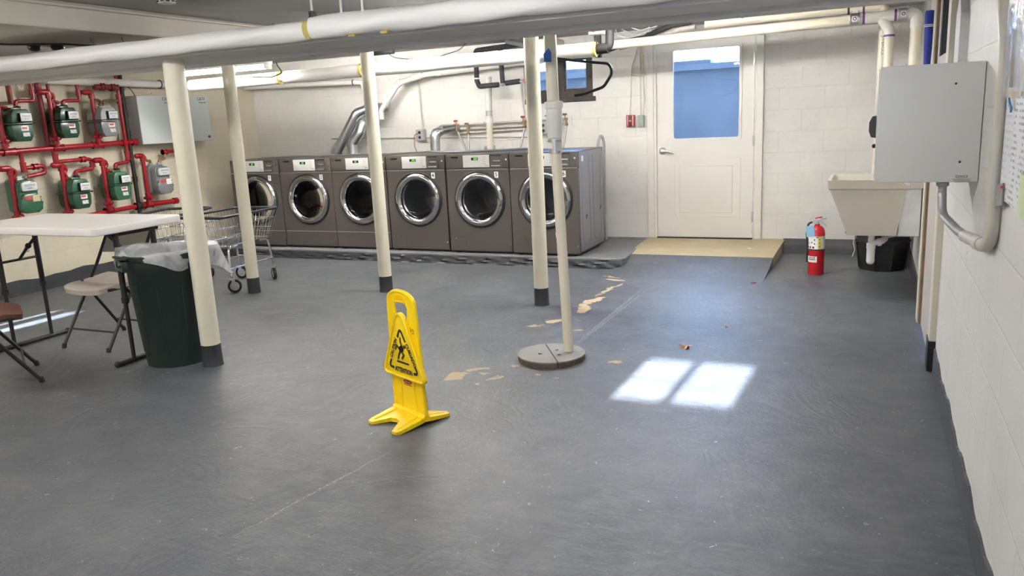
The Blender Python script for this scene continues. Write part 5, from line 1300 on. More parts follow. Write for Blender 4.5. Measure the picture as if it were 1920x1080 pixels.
for pts, lab in (([(-2.265, YB-0.010, 1.36), (-2.245, YB-0.010, 1.75), (-2.235, YB-0.010, 1.85), (-2.175, YB-0.010, 2.02)], 'cream cord running up the wall from the red fire alarm'),
                 ([(-2.155, YB-0.010, 1.355), (-2.150, YB-0.010, 2.05)], 'left one of the two cream cords running up from the grey switch box'),
                 ([(-2.130, YB-0.010, 1.355), (-2.115, YB-0.010, 1.50), (-2.125, YB-0.010, 1.80), (-2.145, YB-0.010, 2.05)], 'right one of the two cream cords running up from the grey switch box')):
    tag(MB().tube(pts, 0.006, 8, 0.06).build('cord', CORD, None, 50), lab, 'cord')

# ------------------------------------------------------------------ water supply behind the machines
COPPER = mat('painted_copper', (0.60, 0.56, 0.50), 0.4, 0.15, var=0.2, scale=20, dirt=(0.30, 0.24, 0.18), dirt_amt=0.1)
YW = YB-0.045
for z0, z1, x0, x1, lab in ((1.335, 1.355, -4.20, -2.98, 'upper of the three water pipes along the back wall behind the washers'), (1.290, 1.300, -4.22, -2.98, 'middle water pipe along the back wall behind the washers'), (1.245, 1.275, -4.24, -3.00, 'lowest of the three water pipes along the back wall behind the washers')):
    o = MB().cyl((x0, YW, z0), (x1, YW, z1), 0.011, 12)
    for k in range(3): xx = x0+0.3+0.33*k; o.box((xx, YW+0.018, z0+(z1-z0)*(xx-x0)/(x1-x0)), (0.012, 0.036, 0.028))
    tag(o.build('water_pipe', COPPER, None, 40), lab, 'water pipe', 'water pipes behind the washers')
VRED = mat('valve_red', (0.42, 0.05, 0.03), 0.45)
HOSEM = mat('braided_hose', (0.42, 0.42, 0.43), 0.35, 0.4, var=0.15, scale=60)
def tap(x, z, bend, red, lab, hl):
    t = thing('hose_tap', lab, 'tap', (x, YW, z), 0, 'hose taps behind the washers')
    MB().cyl((0, 0, 0), (0, -0.055, 0), 0.013, 12).tube([(0, -0.04, 0), (0.015, -0.07, -0.01), (0.02, -0.075, -0.05)], 0.012, 10, 0.02).lathe([(0.012, 0), (0.017, 0.002), (0.017, 0.024), (0.012, 0.026)], (0.02, -0.075, -0.07), 'Z', 12).build('spout', BRASS, t, 40)
    h = MB(); h.cyl((0, -0.045, 0.0), (-0.006, -0.05, 0.045), 0.005, 8)
    for k in range(3): a = 2*PI*k/3; h.sphere((-0.006+0.016*math.cos(a), -0.05+0.016*math.sin(a), 0.048), 0.012, seg=8)
    h.build('handle', VRED if red else BRASS, t, 40)
    tag(MB().tube([(x+0.02, YW-0.075, z-0.06), (x+0.02+bend*0.3, YW-0.09, z-0.15), (x+0.02+bend, YW-0.13, 1.0), (x+0.02+bend, YW-0.16, 0.62)], 0.011, 10, 0.08).build('supply_hose', HOSEM, None, 50), hl, 'hose', 'supply hoses behind the washers')
tap(-4.235, 1.335, 0.16, True, 'red-handled hose tap on the left end of the water pipes', 'curved grey hose hanging from the leftmost red-handled tap')
tap(-4.10, 1.30, 0.02, False, 'brass hose tap next to the leftmost red-handled tap', 'straight grey hose hanging from the brass tap beside the leftmost red tap')
tap(-3.42, 1.345, -0.05, True, 'red-handled hose tap left of the white standpipe', 'grey hose hanging just left of the white standpipe')
tap(-3.14, 1.345, 0.02, False, 'brass hose tap right of the white standpipe', 'grey hose hanging just right of the white standpipe')
tap(-2.52-0.42, 1.350, -0.03, False, 'brass hose tap at the right end of the water pipes by the sump pipe', 'grey hose hanging behind washer 6')
o = MB().box((-2.945, YB-0.006, 1.325), (0.09, 0.012, 0.10)).build('pipe_board', TRIMPAINT, None, 0); tag(o, 'small white backing board at the right end of the water pipes', 'board')
tag(MB().cyl((-6.0, YB-0.014, 1.245), (-3.02, YB-0.014, 1.17), 0.008, 10).build('conduit', COPPER, None, 40), 'thin painted conduit running low along the back wall behind the machines', 'conduit')
def outlet(x, z, lab, ch=None):
    t = thing('outlet_box', lab, 'outlet', (x, YB, z), 0, 'grey outlet boxes on the back wall')
    b_ = MB(); b_.box((0, -0.030, 0), (0.105, 0.060, 0.125), bevel=0.004); b_ = b_.build('box', SCREWGREY, t, 30)
    MB().box((0, -0.062, 0), (0.10, 0.006, 0.120), bevel=0.002).build('cover_plate', SCREWGREY, b_, 30)
    MB().cyl((-0.0, -0.067, 0.028), (-0.0, -0.060, 0.028), 0.017, 14).cyl((0.0, -0.067, -0.028), (0.0, -0.060, -0.028), 0.017, 14).build('socket', BLACK, b_, 40)
    if ch: MB().cyl((0.02, -0.02, 0.06), (0.02-0.02, -0.02, ch-z), 0.008, 8).build('conduit', COPPER, t, 40)
outlet(-5.765, 1.235, 'grey outlet box behind dryer 3, left of the silver ducts', 1.38)
outlet(-4.735, 1.245, 'grey outlet box on the back wall behind washer 4 with a conduit rising from it', 1.90)
outlet(-3.205, 1.265, 'grey outlet box on the back wall hidden behind the cream column near washer 6')
ORNG = mat('orange_cord', (0.48, 0.25, 0.13), 0.6)
for (x, z, lab, mm) in ((-5.79, 1.22, 'grey power cord hanging from the outlet behind dryer 3', MATS['grey_cord']), (-4.75, 1.22, 'orange tinted cord hanging from the outlet behind washer 4', ORNG), (-3.22, 1.24, 'grey power cord hanging from the outlet near washer 6', MATS['grey_cord'])):
    tag(MB().tube([(x, YB-0.075, z+0.04), (x-0.03, YB-0.11, z+0.03), (x-0.035, YB-0.11, z-0.10), (x+0.005, YB-0.10, z-0.22), (x, YB-0.10, 0.7)], 0.006, 8, 0.04).build('power_cord', mm, None, 50), lab, 'cable', 'cords hanging behind the machines')
# dryer ducts
def duct(pts, r, lab, rad=0.10, ribs=()):
    t = thing('dryer_duct', lab, 'duct', (0, 0, 0), 0, 'silver dryer ducts')
    m_ = MB(); m_.tube(pts, r, 24, rad, n=4); d_ = m_.build('duct', GALV, t, 40)
    P = fillet(pts, rad, 4)
    for i in list(range(1, len(P)-1)): 
        a = (P[i+1]-P[i-1]).normalized(); MB().cyl(P[i]-a*0.006, P[i]+a*0.006, r+0.004, 24).build('seam_ring', GALV, d_, 40)
    return t
duct([(-5.70, 7.70, 1.066), (-5.67, 7.71, 1.10), (-5.395, 7.78, 1.52), (-5.26, 7.86, 1.575), (-5.14, 8.02, 1.575)], 0.056, 'silver dryer duct rising diagonally behind dryer 3, the left one of the pair', 0.09)
duct([(-5.465, 7.74, 1.066), (-5.465, 7.745, 1.19), (-5.375, 7.78, 1.30), (-5.345, 7.82, 1.42), (-5.26, 8.02, 1.455)], 0.054, 'silver dryer duct with elbows, just right of the diagonal duct', 0.08)
duct([(-4.43, 7.84, 1.066), (-4.43, 7.845, 1.25), (-4.36, 7.93, 1.30), (-4.25, 8.07, 1.305)], 0.054, 'short silver dryer duct elbowing into the wall behind washer 4', 0.07)
t = tag(MB().tube([(-2.49, 7.695, 0.80), (-2.49, 7.70, 1.10), (-2.49, 7.76, 1.165), (-2.49, 7.84, 1.165), (-2.49, 7.90, 1.10), (-2.49, 7.90, 0.094)], 0.014, 10, 0.05).build('drain_hose', MATS['grey_hose'], None, 50), 'grey hose looping up behind the right rear corner of washer 6', 'hose')
# ------------------------------------------------------------------ big insulated pipe under the ceiling
t = thing('insulated_pipe', 'large white jacketed pipe hung across the room in front of the beam', 'pipe', (0, 0, 0))
def jack(x0, x1, y, z0, z1, r, nm='jacket', par=None, wav=0.0025):
    m_ = MB(); n = max(2, int(abs(x1-x0)/0.09)); segs = 28; prev = None
    for i in range(n+1):
        f = i/n; x = x0+(x1-x0)*f; zc = z0+(z1-z0)*f; ringv = []
        for k in range(segs):
            a = 2*PI*k/segs; rr = r+wav*math.sin(x*7+a*3)+wav*0.7*math.sin(x*17.3+a*2+1)
            ringv.append(m_.bm.verts.new((x, y+rr*math.cos(a), zc+rr*math.sin(a))))
        if prev:
            for k in range(segs): m_.bm.faces.new([prev[k], prev[(k+1) % segs], ringv[(k+1) % segs], ringv[k]])
        else: m_.bm.faces.new(list(reversed(ringv)))
        prev = ringv
    m_.bm.faces.new(prev)
    return m_.build(nm, JACKET, par, 60)
jack(XL+0.01, -2.52, 3.315, 1.858, 1.866, 0.046, 'jacket', t)
jack(-2.505, XR-0.01, 3.315, 1.873, 1.886, 0.053, 'jacket', t, 0.0035)
MB().cyl((-2.540, 3.315, 1.867), (-2.49, 3.315, 1.870), 0.049, 28).build('exposed_insulation', YELLOWFIBRE, t, 40)
for xx in (-2.27, -2.09): MB().box((xx, 3.300, 1.8215), (0.035, 0.035, 0.010), rot=rotm(0.2, 0, 0.1)).build('exposed_insulation', YELLOWFIBRE, t)
for i, (xx, lab) in enumerate(((-2.495, 'white hanger rod at the yellow joint of the big jacketed pipe'), (-2.325, 'middle one of three white hanger rods over the big jacketed pipe'), (-2.205, 'right one of three white hanger rods over the big jacketed pipe'))):
    h = thing('pipe_hanger', lab, 'hanger', (xx, 3.30, 1.90), 0, 'pipe hanger rods')
    MB().cyl((0, 0, 0.02), (0, 0, ZC-1.90), 0.006, 10).build('rod', TRIMPAINT, h, 40)
    if i == 0: MB().box((-0.008, 0, 0.02), (0.006, 0.03, 0.05)).box((0.008, 0, 0.02), (0.006, 0.03, 0.05)).box((0, 0, 0.046), (0.022, 0.03, 0.008)).build('clevis', BLACKMETAL, h)
    else: MB().cyl((0, 0, -0.0), (0, 0, 0.03), 0.009, 10).build('clevis', TRIMPAINT, h, 40)

# ------------------------------------------------------------------ second line: insulated sprinkler main and its black fittings
YP = 6.0
def pz(x): return 1.858+(x+3.9)*0.0078
t = thing('sprinkler_main', 'white insulated pipe running behind the columns with black fittings and yellow insulation ends', 'pipe', (0, 0, 0))
for (a, b_) in ((-6.05, -4.98), (-4.90, -4.06), (-3.98, -1.945)):
    jack(a, b_, YP, pz(a), pz(b_), 0.056, 'jacket', t, 0.0012)
for x in (-4.975, -4.065, -1.945):
    MB().cyl((x-0.012, YP, pz(x)), (x+0.014, YP, pz(x)), 0.058, 24).build('insulation_end', YELLOWFIBRE, t, 40)
BM = mat('black_iron_fitting', (0.007, 0.007, 0.0075), 0.7, var=0.2, spec=0.25)
MB().cyl((-5.0, YP, pz(-5)), (-4.88, YP, pz(-4.9)), 0.036, 16).build('bare_coupling', UNION, t, 40)
MB().cyl((-4.06, YP, pz(-4.0)), (-3.95, YP, pz(-4.0)), 0.040, 16).tube([(-4.02, YP, pz(-4.0)), (-4.02, YP-0.04, 1.94), (-4.0, YP-0.05, 1.985), (-3.90, YP-0.05, 1.985), (-3.70, YP-0.05, 1.985)], 0.020, 12, 0.03).sphere((-4.0, YP-0.05, 1.985), 0.034, seg=12).build('black_branch', BM, t, 40)
MB().cyl((-1.94, YP, pz(-1.9)), (-1.84, YP, pz(-1.9)), 0.038, 16).tube([(-1.90, YP, pz(-1.9)), (-1.83, YP, pz(-1.9)+0.005), (-1.82, YP, ZC-0.003)], 0.032, 14, 0.04).cyl((-1.935, YP-0.01, pz(-1.9)-0.02), (-1.935, YP-0.01, pz(-1.9)+0.10), 0.012, 8).build('black_branch', BM, t, 40)
# yellowed drain pipe across the door, with couplings and down pipes near the right wall
YD = 6.62
def dz(x): return 1.945+(x+1.98)*0.0195
t = thing('drain_pipe', 'cream PVC drain pipe crossing in front of the white door', 'pipe', (0, 0, 0))
MB().cyl((-2.02, YD, dz(-2.02)), (0.0, YD, dz(0.0)), 0.036, 24).build('pipe', CREAMPVC, t, 40)
m_ = MB(); m_.cyl((-0.12, YD, dz(-0.12)), (0.24, YD, dz(0.2)), 0.040, 24); m_.tube([(0.02, YD, dz(0)), (0.055, YD, dz(0)-0.045), (0.085, YD, dz(0)-0.09), (0.09, YD, dz(0)-0.15)], 0.036, 20, 0.04); m_.tube([(0.18, YD, dz(0.2)), (0.262, YD, dz(0.2)), (0.262, YD, dz(0.2)-0.10)], 0.041, 20, 0.06)
m_.build('wye_fitting', WHITEPVC, t, 40)
PURP = mat('purple_primer', (0.15, 0.05, 0.22), 0.5)
m_ = MB()
for x in (-0.085, 0.125): m_.cyl((x-0.008, YD, dz(x)), (x+0.008, YD, dz(x)), 0.0412, 24)
m_.cyl((0.09, YD, dz(0)-0.145), (0.09, YD, dz(0)-0.130), 0.0375, 20); m_.build('primer_stain', PURP, t, 40)
for x in (-0.145, 0.175):
    q = MB(); q.cyl((x-0.035, YD, dz(x)), (x+0.035, YD, dz(x)), 0.043, 24)
    for s in (-1, 1): q.box((x+s*0.024, YD-0.02, dz(x)+0.048), (0.008, 0.03, 0.02)); q.torus((x+s*0.030, YD, dz(x)), 0.044, 0.004, 'X', 24, 6)
    q = q.build('band_coupling', STEEL, t, 40)
    MB().box((x, YD-0.0445, dz(x)), (0.036, 0.003, 0.040)).build('coupling_label', LABELWHITE, q)
    MB().torus((x, YD-0.0465, dz(x)), 0.010, 0.003, 'Y', 16, 6).build('label_ring', PURP, q, 40)
MB().tube([(0.09, YD, dz(0)-0.14), (0.092, YD, 0.72), (0.10, YD, 0.66), (XR+0.02, YD, 0.64)], 0.033, 20, 0.06).build('down_pipe', CREAMPVC, t, 40)
MB().tube([(0.262, YD, dz(0.2)-0.08), (0.258, YD, 0.86), (0.27, YD, 0.78), (XR+0.02, YD, 0.76)], 0.037, 20, 0.06).build('down_pipe', CREAMPVC, t, 40)
YV = 6.98
t = thing('vent_pipe', 'yellowed PVC pipe with a black clamp near the ceiling by the right wall', 'pipe', (0, 0, 0))
MB().tube([(-1.30, YV, 2.078), (-0.02, YV, 2.095), (0.055, YV, 2.09), (0.055, YV, 2.0), (0.055, YV, 0.40), (0.08, YV+0.06, 0.36), (XR+0.02, YV+0.06, 0.36)], 0.036, 20, 0.07).build('pipe', CREAMPVC, t, 40)
MB().cyl((-0.10, YV, 2.094), (-0.085, YV, 2.094), 0.0385, 20).build('primer_stain', PURP, t, 40)
q = MB(); q.torus((-0.20, YV, 2.093), 0.040, 0.007, 'X', 24, 8); q.cyl((-0.20, YV, 2.12), (-0.20, YV, ZC), 0.012, 8); q.build('clamp', BLACKMETAL, t, 40)
text('pipe_print', 'JM EAGLE', 0.038, mat('print_grey', (0.22, 0.21, 0.18), 0.6), t, Matrix.Translation((0.055, YV-0.0368, 1.80)) @ Matrix.Rotation(-PI/2, 4, 'Y').inverted() @ STAND, 0.0003, sx=0.9)
# white drain pipes on the back wall left of the window
YQ = 7.93
t = thing('drain_pipe', 'white PVC drain line with elbows high on the back wall above the machines', 'pipe', (0, 0, 0))
MB().tube([(-3.0, YQ, 1.965), (-4.55, YQ, 1.90), (-4.90, YQ, 1.83), (-5.05, YQ, 1.66), (-5.16, YQ, 1.54), (-5.16, YQ, 1.44)], 0.030, 18, 0.03).build('pipe', WHITEPVC, t, 40)
m_ = MB()
for p, q in (((-4.58, 1.90), (-4.70, 1.875)), ((-4.86, 1.845), (-4.94, 1.80)), ((-5.04, 1.68), (-5.10, 1.60)), ((-4.40, 1.905), (-4.32, 1.908)), ((-3.25, 1.955), (-3.15, 1.958))): m_.cyl((p[0], YQ, p[1]), (q[0], YQ, q[1]), 0.036, 18)
m_.tube([(-4.48, YQ, 1.905), (-4.40, YQ, 1.95), (-4.28, YQ, 2.04), (-4.27, YQ, ZC)], 0.028, 16, 0.04); m_.build('elbow_fittings', WHITEPVC, t, 40)
t = thing('drain_pipe', 'white PVC pipe with an elbow and purple rings behind the middle column', 'pipe', (0, 0, 0))
MB().tube([(-7.1, YQ-0.03, 1.91), (-5.46, YQ-0.03, 1.875), (-5.355, YQ-0.03, 1.86), (-5.335, YQ-0.03, 1.76), (-5.335, YQ-0.03, 1.40), (-5.29, YQ-0.03, 1.31)], 0.030, 18, 0.05).build('pipe', WHITEPVC, t, 40)
MB().cyl((-5.49, YQ-0.03, 1.8756), (-5.475, YQ-0.03, 1.8753), 0.032, 18).cyl((-5.335, YQ-0.03, 1.50), (-5.335, YQ-0.03, 1.485), 0.032, 18).build('primer_stain', PURP, t, 40)
MB().cone((-5.335, YQ-0.03, 1.42), (-5.285, YQ-0.03, 1.29), 0.040, 0.012, 18).build('reducer', WHITEPVC, t, 40)
t = thing('washer_standpipe', 'white vertical standpipe with a valve rising behind washer 5', 'pipe', (-3.80, YQ, 0))
MB().cyl((0, 0, 0.0925), (0.01, 0, 1.33), 0.034, 18).build('lower_pipe', CREAMPVC, t, 40)
MB().cyl((0.012, 0, 1.48), (0.03, 0, 1.83), 0.033, 18).build('upper_pipe', WHITEPVC, t, 40)
m_ = MB(); m_.sphere((0.012, 0, 1.37), 0.046, seg=16); m_.cyl((0.012, 0, 1.32), (0.012, 0, 1.42), 0.038, 18); m_.sphere((-0.025, -0.02, 1.36), 0.030, seg=12); m_.build('ball_valve', WHITEPVC, t, 40)
MB().cyl((0.012, 0, 1.42), (0.013, 0, 1.475), 0.036, 18).torus((0.012, 0, 1.425), 0.036, 0.004, 'Z', 20, 6).torus((0.013, 0, 1.47), 0.036, 0.004, 'Z', 20, 6).build('rubber_coupling', STEEL, t, 40)
MB().box((0.0, 0, 1.08), (0.13, 0.02, 0.05), bevel=0.004).build('bracket', STEEL, t)
tag(MB().cyl((-3.47, YB-0.02, 1.80), (-3.45, YB-0.02, 1.36), 0.012, 10).build('water_pipe', WHITEPVC, None, 40), 'thin white vertical water pipe right of the standpipe above the washers', 'water pipe')
# black foam covered pipes hanging down near the window
YI = 7.55
t = thing('foam_covered_pipe', 'black foam-covered pipe loop hanging in front of the back wall with a red valve lever', 'pipe', (0, 0, 0))
MB().tube([(-2.95, YI, 2.115), (-3.72, YI, 2.075), (-3.725, YI, 1.78), (-3.70, YI, 1.72), (-3.48, YI, 1.725)], 0.026, 14, 0.03).build('foam_sleeve', FOAM, t, 40)
MB().cyl((-3.445, YI, 2.10), (-3.435, YI, 1.735), 0.025, 14).build('foam_sleeve', FOAM, t, 40)
MB().cyl((-3.40, YI, 1.735), (-3.245, YI, 1.745), 0.026, 14).build('foam_sleeve', FOAM, t, 40)
m_ = MB(); m_.sphere((-3.44, YI, 1.728), 0.022, seg=10); m_.cyl((-3.47, YI, 1.725), (-3.20, YI, 1.745), 0.010, 10); m_.build('bare_joint', UNION, t, 40)
MB().box((-3.17, YI-0.01, 1.742), (0.075, 0.012, 0.024), rot=rotm(0, 0.05, 0)).build('valve_lever', VRED, t)
for z in (1.80,): MB().cyl((-3.725, YI, z-0.006), (-3.725, YI, z+0.006), 0.028, 14).build('tie', LABELWHITE, t, 40)
o = MB().tube([(-3.30, 7.40, 2.13), (-3.05, 7.30, 2.06), (-2.86, 7.2, 2.02), (-2.75, 7.2, 2.0)], 0.028, 12, 0.05).build('foam_covered_pipe', mat('grey_foam', (0.16, 0.16, 0.165), 0.8), None, 40)
tag(o, 'grey foam-covered pipe slanting down behind the column beside the window', 'pipe')
o = MB().box((-3.34, YB-0.012, 2.02), (0.32, 0.03, 0.11)).build('brick_patch', mat('orange_brick', (0.42, 0.15, 0.07), 0.85, var=0.3, scale=25), None, 0); tag(o, 'bare orange brick patch high on the back wall', 'brick')
# black flexible line slung over the door side
tag(MB().tube([(-2.75, 7.1, 1.905), (-2.45, 7.05, 1.900), (-2.15, 7.0, 1.935), (-1.95, 6.95, 1.985), (-1.74, 6.9, 2.03), (-1.55, 6.9, 2.085), (-1.40, 6.9, 2.10)], 0.024, 12, 0.15).build('foam_covered_pipe', FOAM, None, 50), 'black foam-covered line sagging from the ceiling between window and door', 'pipe')
tag(MB().tube([(-2.05, 7.02, 1.945), (-1.75, 6.97, 1.995), (-1.50, 6.97, 2.055), (-1.38, 6.97, 2.06)], 0.022, 12, 0.1).build('pvc_sleeve', mat('dirty_white_wrap', (0.52, 0.50, 0.47), 0.7, var=0.25, scale=20), None, 50), 'dirty white wrapped line just below the sagging black line', 'pipe')
for k, (dx, dz_) in enumerate(((0, 0), (0.05, 0.02), (0.09, 0.05))):
    tag(MB().tube([(-1.98+dx, 6.6, 2.14), (-1.95+dx, 6.6, 2.03+dz_), (-1.85+dx, 6.62, 1.99+dz_), (-1.72+dx, 6.65, 2.01+dz_), (-1.66+dx, 6.7, 2.14)], 0.005, 8, 0.05).build('cable', mat('grey_cable', (0.34, 0.34, 0.35), 0.5), None, 50), 'looped grey cable hanging by the black elbow left of the door, %s of the three' % ('lowest', 'middle', 'highest')[k], 'cable')
# the black extension lead by the window
tag(MB().tube([(-2.08, 5.34, ZC), (-2.085, 5.335, 1.845), (-2.06, 5.33, 1.79), (-1.80, 5.32, 1.745), (-1.62, 5.30, 1.72), (-1.60, 5.30, 1.66), (-1.66, 5.29, 1.57), (-1.80, 5.28, 1.53), (-1.86, 5.26, 1.525)], 0.010, 10, 0.07).build('extension_lead', BLACK, None, 50), 'black cable looping past the sump pipe in front of the window', 'cable')
o = MB().box((-2.30, 7.2, 2.02), (0.045, 0.05, 0.26), bevel=0.004).build('black_bracket', BLACK, None, 0); tag(o, 'black bracket at the ceiling behind the sump pipe', 'bracket')
o = MB().box((-2.02, 6.3, 2.065), (0.12, 0.10, 0.12), bevel=0.006).build('junction_box', TRIMPAINT, None, 30); tag(o, 'white junction box at the ceiling left of the black elbow', 'junction box')
o = MB().box((-2.66, 6.9, 2.01), (0.20, 0.25, 0.10), bevel=0.02).build('junction_box', mat('cream_box', (0.62, 0.56, 0.42), 0.5), None, 30); tag(o, 'cream box at the ceiling between the right column and the sump pipe', 'junction box')
o = MB().tube([(-4.02, 4.85, ZC), (-4.03, 4.85, 1.86), (-3.98, 4.85, 1.80), (-4.10, 4.85, 1.775), (-4.28, 4.85, 1.79)], 0.005, 8, 0.04).build('loose_wire', mat('dark_wire', (0.06, 0.055, 0.05), 0.5), None, 50); tag(o, 'dark wire hanging down in a hook beside the lit tube', 'cable')
o = MB().cyl((-0.80, 7.3, ZC), (-0.80, 7.3, 2.06), 0.008, 8).cyl((-0.83, 7.3, 2.06), (-0.77, 7.3, 2.06), 0.012, 8).cyl((-0.77, 7.3, 2.065), (-0.55, 7.3, 2.055), 0.006, 8).build('pipe_clamp', STEEL, None, 40); tag(o, 'small steel pipe bracket above the door behind the drain pipe', 'bracket')  # steel pipe clamp hung from the ceiling
for (x0, y0, x1, y1, z, lab) in ((-4.6, 7.2, -3.5, 7.0, 2.02, 'thin dark cable strung below the ceiling above the washers'), ):
    tag(MB().tube([(x0, y0, ZC), (x0+0.1, y0, z+0.03), ((x0+x1)/2, (y0+y1)/2, z-0.04), (x1-0.1, y1, z+0.03), (x1, y1, ZC)], 0.004, 6, 0.3).build('cable', MATS['dark_wire'], None, 50), lab, 'cable')
# rusty bar joist bits above the middle of the room
JOIST = mat('old_timber', (0.40, 0.34, 0.26), 0.8, var=0.35, scale=18, bump=0.5, dirt=(0.10, 0.07, 0.05), dirt_amt=0.3)
for (x0, y0, x1, y1, z, w_, lab) in ((-3.60, 6.3, -3.1, 7.2, 2.132, 0.05, 'old timber strip at the ceiling right of the column behind the sign'), (-3.45, 4.6, -2.9, 5.5, 2.132, 0.04, 'pale timber strip at the ceiling over the washers')):
    d = Vector((x1-x0, y1-y0, 0)); o = MB().box(((x0+x1)/2, (y0+y1)/2, z), (d.length, w_, 0.035), rot=Matrix.Rotation(math.atan2(d.y, d.x), 4, 'Z')).build('timber_strip', JOIST, None, 0); tag(o, lab, 'timber')
# white pipe over the meters
t = thing('drain_pipe', 'white pipe with a black strap high over the gas meters', 'pipe', (0, 0, 0))
MB().tube([(XL+0.12, 5.2, 1.945), (XL+0.12, 6.35, 1.925), (XL+0.12, 6.75, 1.92)], 0.038, 18, 0.1).build('pipe', WHITEPVC, t, 40)
MB().torus((XL+0.12, 6.52, 1.923), 0.041, 0.006, 'Y', 20, 6).box((XL+0.06, 6.55, 1.95), (0.10, 0.02, 0.012)).build('strap', BLACKMETAL, t, 40)
MB().cyl((XL+0.12, 5.84, 1.935), (XL+0.12, 5.95, 1.932), 0.041, 18).build('coupling', WHITEPVC, t, 40)

# ------------------------------------------------------------------ ceiling: conduit, smoke detector, odds and ends
tag(MB().tube([(-4.105, 1.2, 2.135), (-4.105, 2.3, 2.130), (-4.10, 3.63, 2.125), (-4.10, 5.2, 2.13)], 0.010, 10, 0.1).build('conduit', mat('pale_conduit', (0.50, 0.47, 0.42), 0.5), None, 50), 'pale conduit along the ceiling corner of the beige beam', 'conduit')
t = thing('smoke_detector', 'white round smoke detector on the ceiling above the big pipe', 'smoke detector', (-3.60, 3.47, ZC))
MB().lathe([(0, 0), (0.062, 0), (0.062, -0.016), (0.050, -0.022), (0.046, -0.040), (0, -0.040)], (0, 0, 0), 'Z', 32).build('housing', TRIMPAINT, t, 40)
m_ = MB()
for k in range(10): a = 2*PI*k/10; m_.box((0.0475*math.cos(a), 0.0475*math.sin(a), -0.031), (0.008, 0.018, 0.008), rot=Matrix.Rotation(a, 4, 'Z'))
m_.build('vent_slots', BLACK, t)
tag(MB().tube([(-5.02, 2.2, 2.12), (-5.03, 2.8, 2.07), (-5.05, 3.2, 2.05)], 0.012, 8, 0.1).build('cable', MATS['dark_wire'], None, 50), 'dark cable in the ceiling gap at the upper left', 'cable')

o = MB().box((-4.22, 4.02, 1.985), (0.16, 0.10, 0.030), bevel=0.006).build('junction_box', mat('cream_box', (0.62, 0.56, 0.42), 0.5), None, 30); tag(o, 'flat cream junction box under the beige beam above the big pipe', 'junction box')
tag(MB().tube([(-4.98, 3.10, 1.995), (-4.86, 3.40, 1.985), (-4.70, 3.65, 1.990), (-4.55, 3.85, 1.975), (-4.38, 3.95, 1.985), (-4.28, 4.0, 1.985)], 0.006, 8, 0.1).build('cable', MATS['dark_wire'], None, 50), 'dark cable stapled under the beige beam, running to the cream junction box', 'cable')
for (x, y, lab) in ((-4.86, 3.56, 'left one of two black round cable fittings under the beige beam'), (-4.78, 3.66, 'right one of two black round cable fittings under the beige beam')):
    o = MB().sphere((0, 0, 0), 0.034, (1.2, 1.2, 0.8), 12).build('cable_fitting', BLACK, None, 50); o.location = (x, y, 1.978); tag(o, lab, 'fitting')
for (x, y, lab) in ((-4.40, 3.60, 'left one of two rusty wire stubs hanging from the beige beam'), (-4.27, 3.72, 'right one of two rusty wire stubs hanging from the beige beam')):
    o = MB().tube([(0, 0, 0.0), (0.004, 0, -0.022), (0.016, 0.01, -0.036), (0.010, 0.01, -0.05)], 0.004, 6, 0.01).build('wire_stub', BROWNWOOD, None, 50); o.location = (x, y, 2.0); tag(o, lab, 'wire')

# ------------------------------------------------------------------ fluorescent lamps
TUBE = emit_mat('fluorescent_tube', (1.0, 0.965, 0.905), TUBE_POWER)
HOUSING = mat('lamp_housing_white', (0.78, 0.77, 0.74), 0.4, var=0.02)
TUBE_FILL = emit_mat('fluorescent_tube_fill', (1.0, 0.965, 0.905), TUBE_POWER_FILL)  # dimmer tube for the added fill lamp only
TUBE_FRONT = emit_mat('fluorescent_tube_front', (1.0, 0.965, 0.905), TUBE_POWER_FRONT)
def lamp(x, y, z, L_, lab, rz=0.0, tm=None):
    t = thing('fluorescent_lamp', lab, 'lamp', (x, y, z), rz, 'fluorescent lamps')
    h_ = MB(); h_.box((0, 0, 0.052), (L_, 0.11, 0.035), bevel=0.004)
    for s in (-1, 1): h_.box((s*(L_/2-0.012), 0, 0.02), (0.018, 0.09, 0.05), bevel=0.003)
    h_.build('housing', HOUSING, t, 30)
    for s in (-1, 1): MB().tube([(-L_/2+0.02, s*0.030, 0.012), (L_/2-0.02, s*0.030, 0.012)], 0.013, 10).build('tube', tm or TUBE, t, 60)
    if ZC-z > 0.08: MB().cyl((-L_*0.35, 0, 0.065), (-L_*0.35, 0, ZC-z), 0.004, 6).cyl((L_*0.35, 0, 0.065), (L_*0.35, 0, ZC-z), 0.004, 6).build('hanger', STEEL, t, 40)
    return t
lamp(-5.43, 5.80, 1.925, 1.04, 'lit fluorescent lamp seen between the two left columns')
lamp(-3.15, 5.72, 2.05, 1.22, 'lit fluorescent lamp over the washers, hidden behind the beam')
lamp(-4.75, 6.60, 2.08, 1.22, 'added fluorescent fill lamp over the dryers, hidden behind the beam', tm=TUBE_FILL)  # extra lamp added out of sight to brighten the left back wall
lamp(-1.26, 5.80, 1.998, 1.22, 'lit fluorescent lamp in front of the door, half hidden by the beam')
lamp(-1.60, 1.75, 2.09, 1.22, 'fluorescent lamp on the ceiling near the photographer', tm=TUBE_FRONT)
lamp(-4.60+0.75, 1.75, 2.09, 1.22, 'fluorescent lamp on the ceiling over the near left floor', tm=TUBE_FRONT)
lamp(-5.9, 1.9, 2.09, 1.22, 'fluorescent lamp on the ceiling at the near left', tm=TUBE_FRONT)

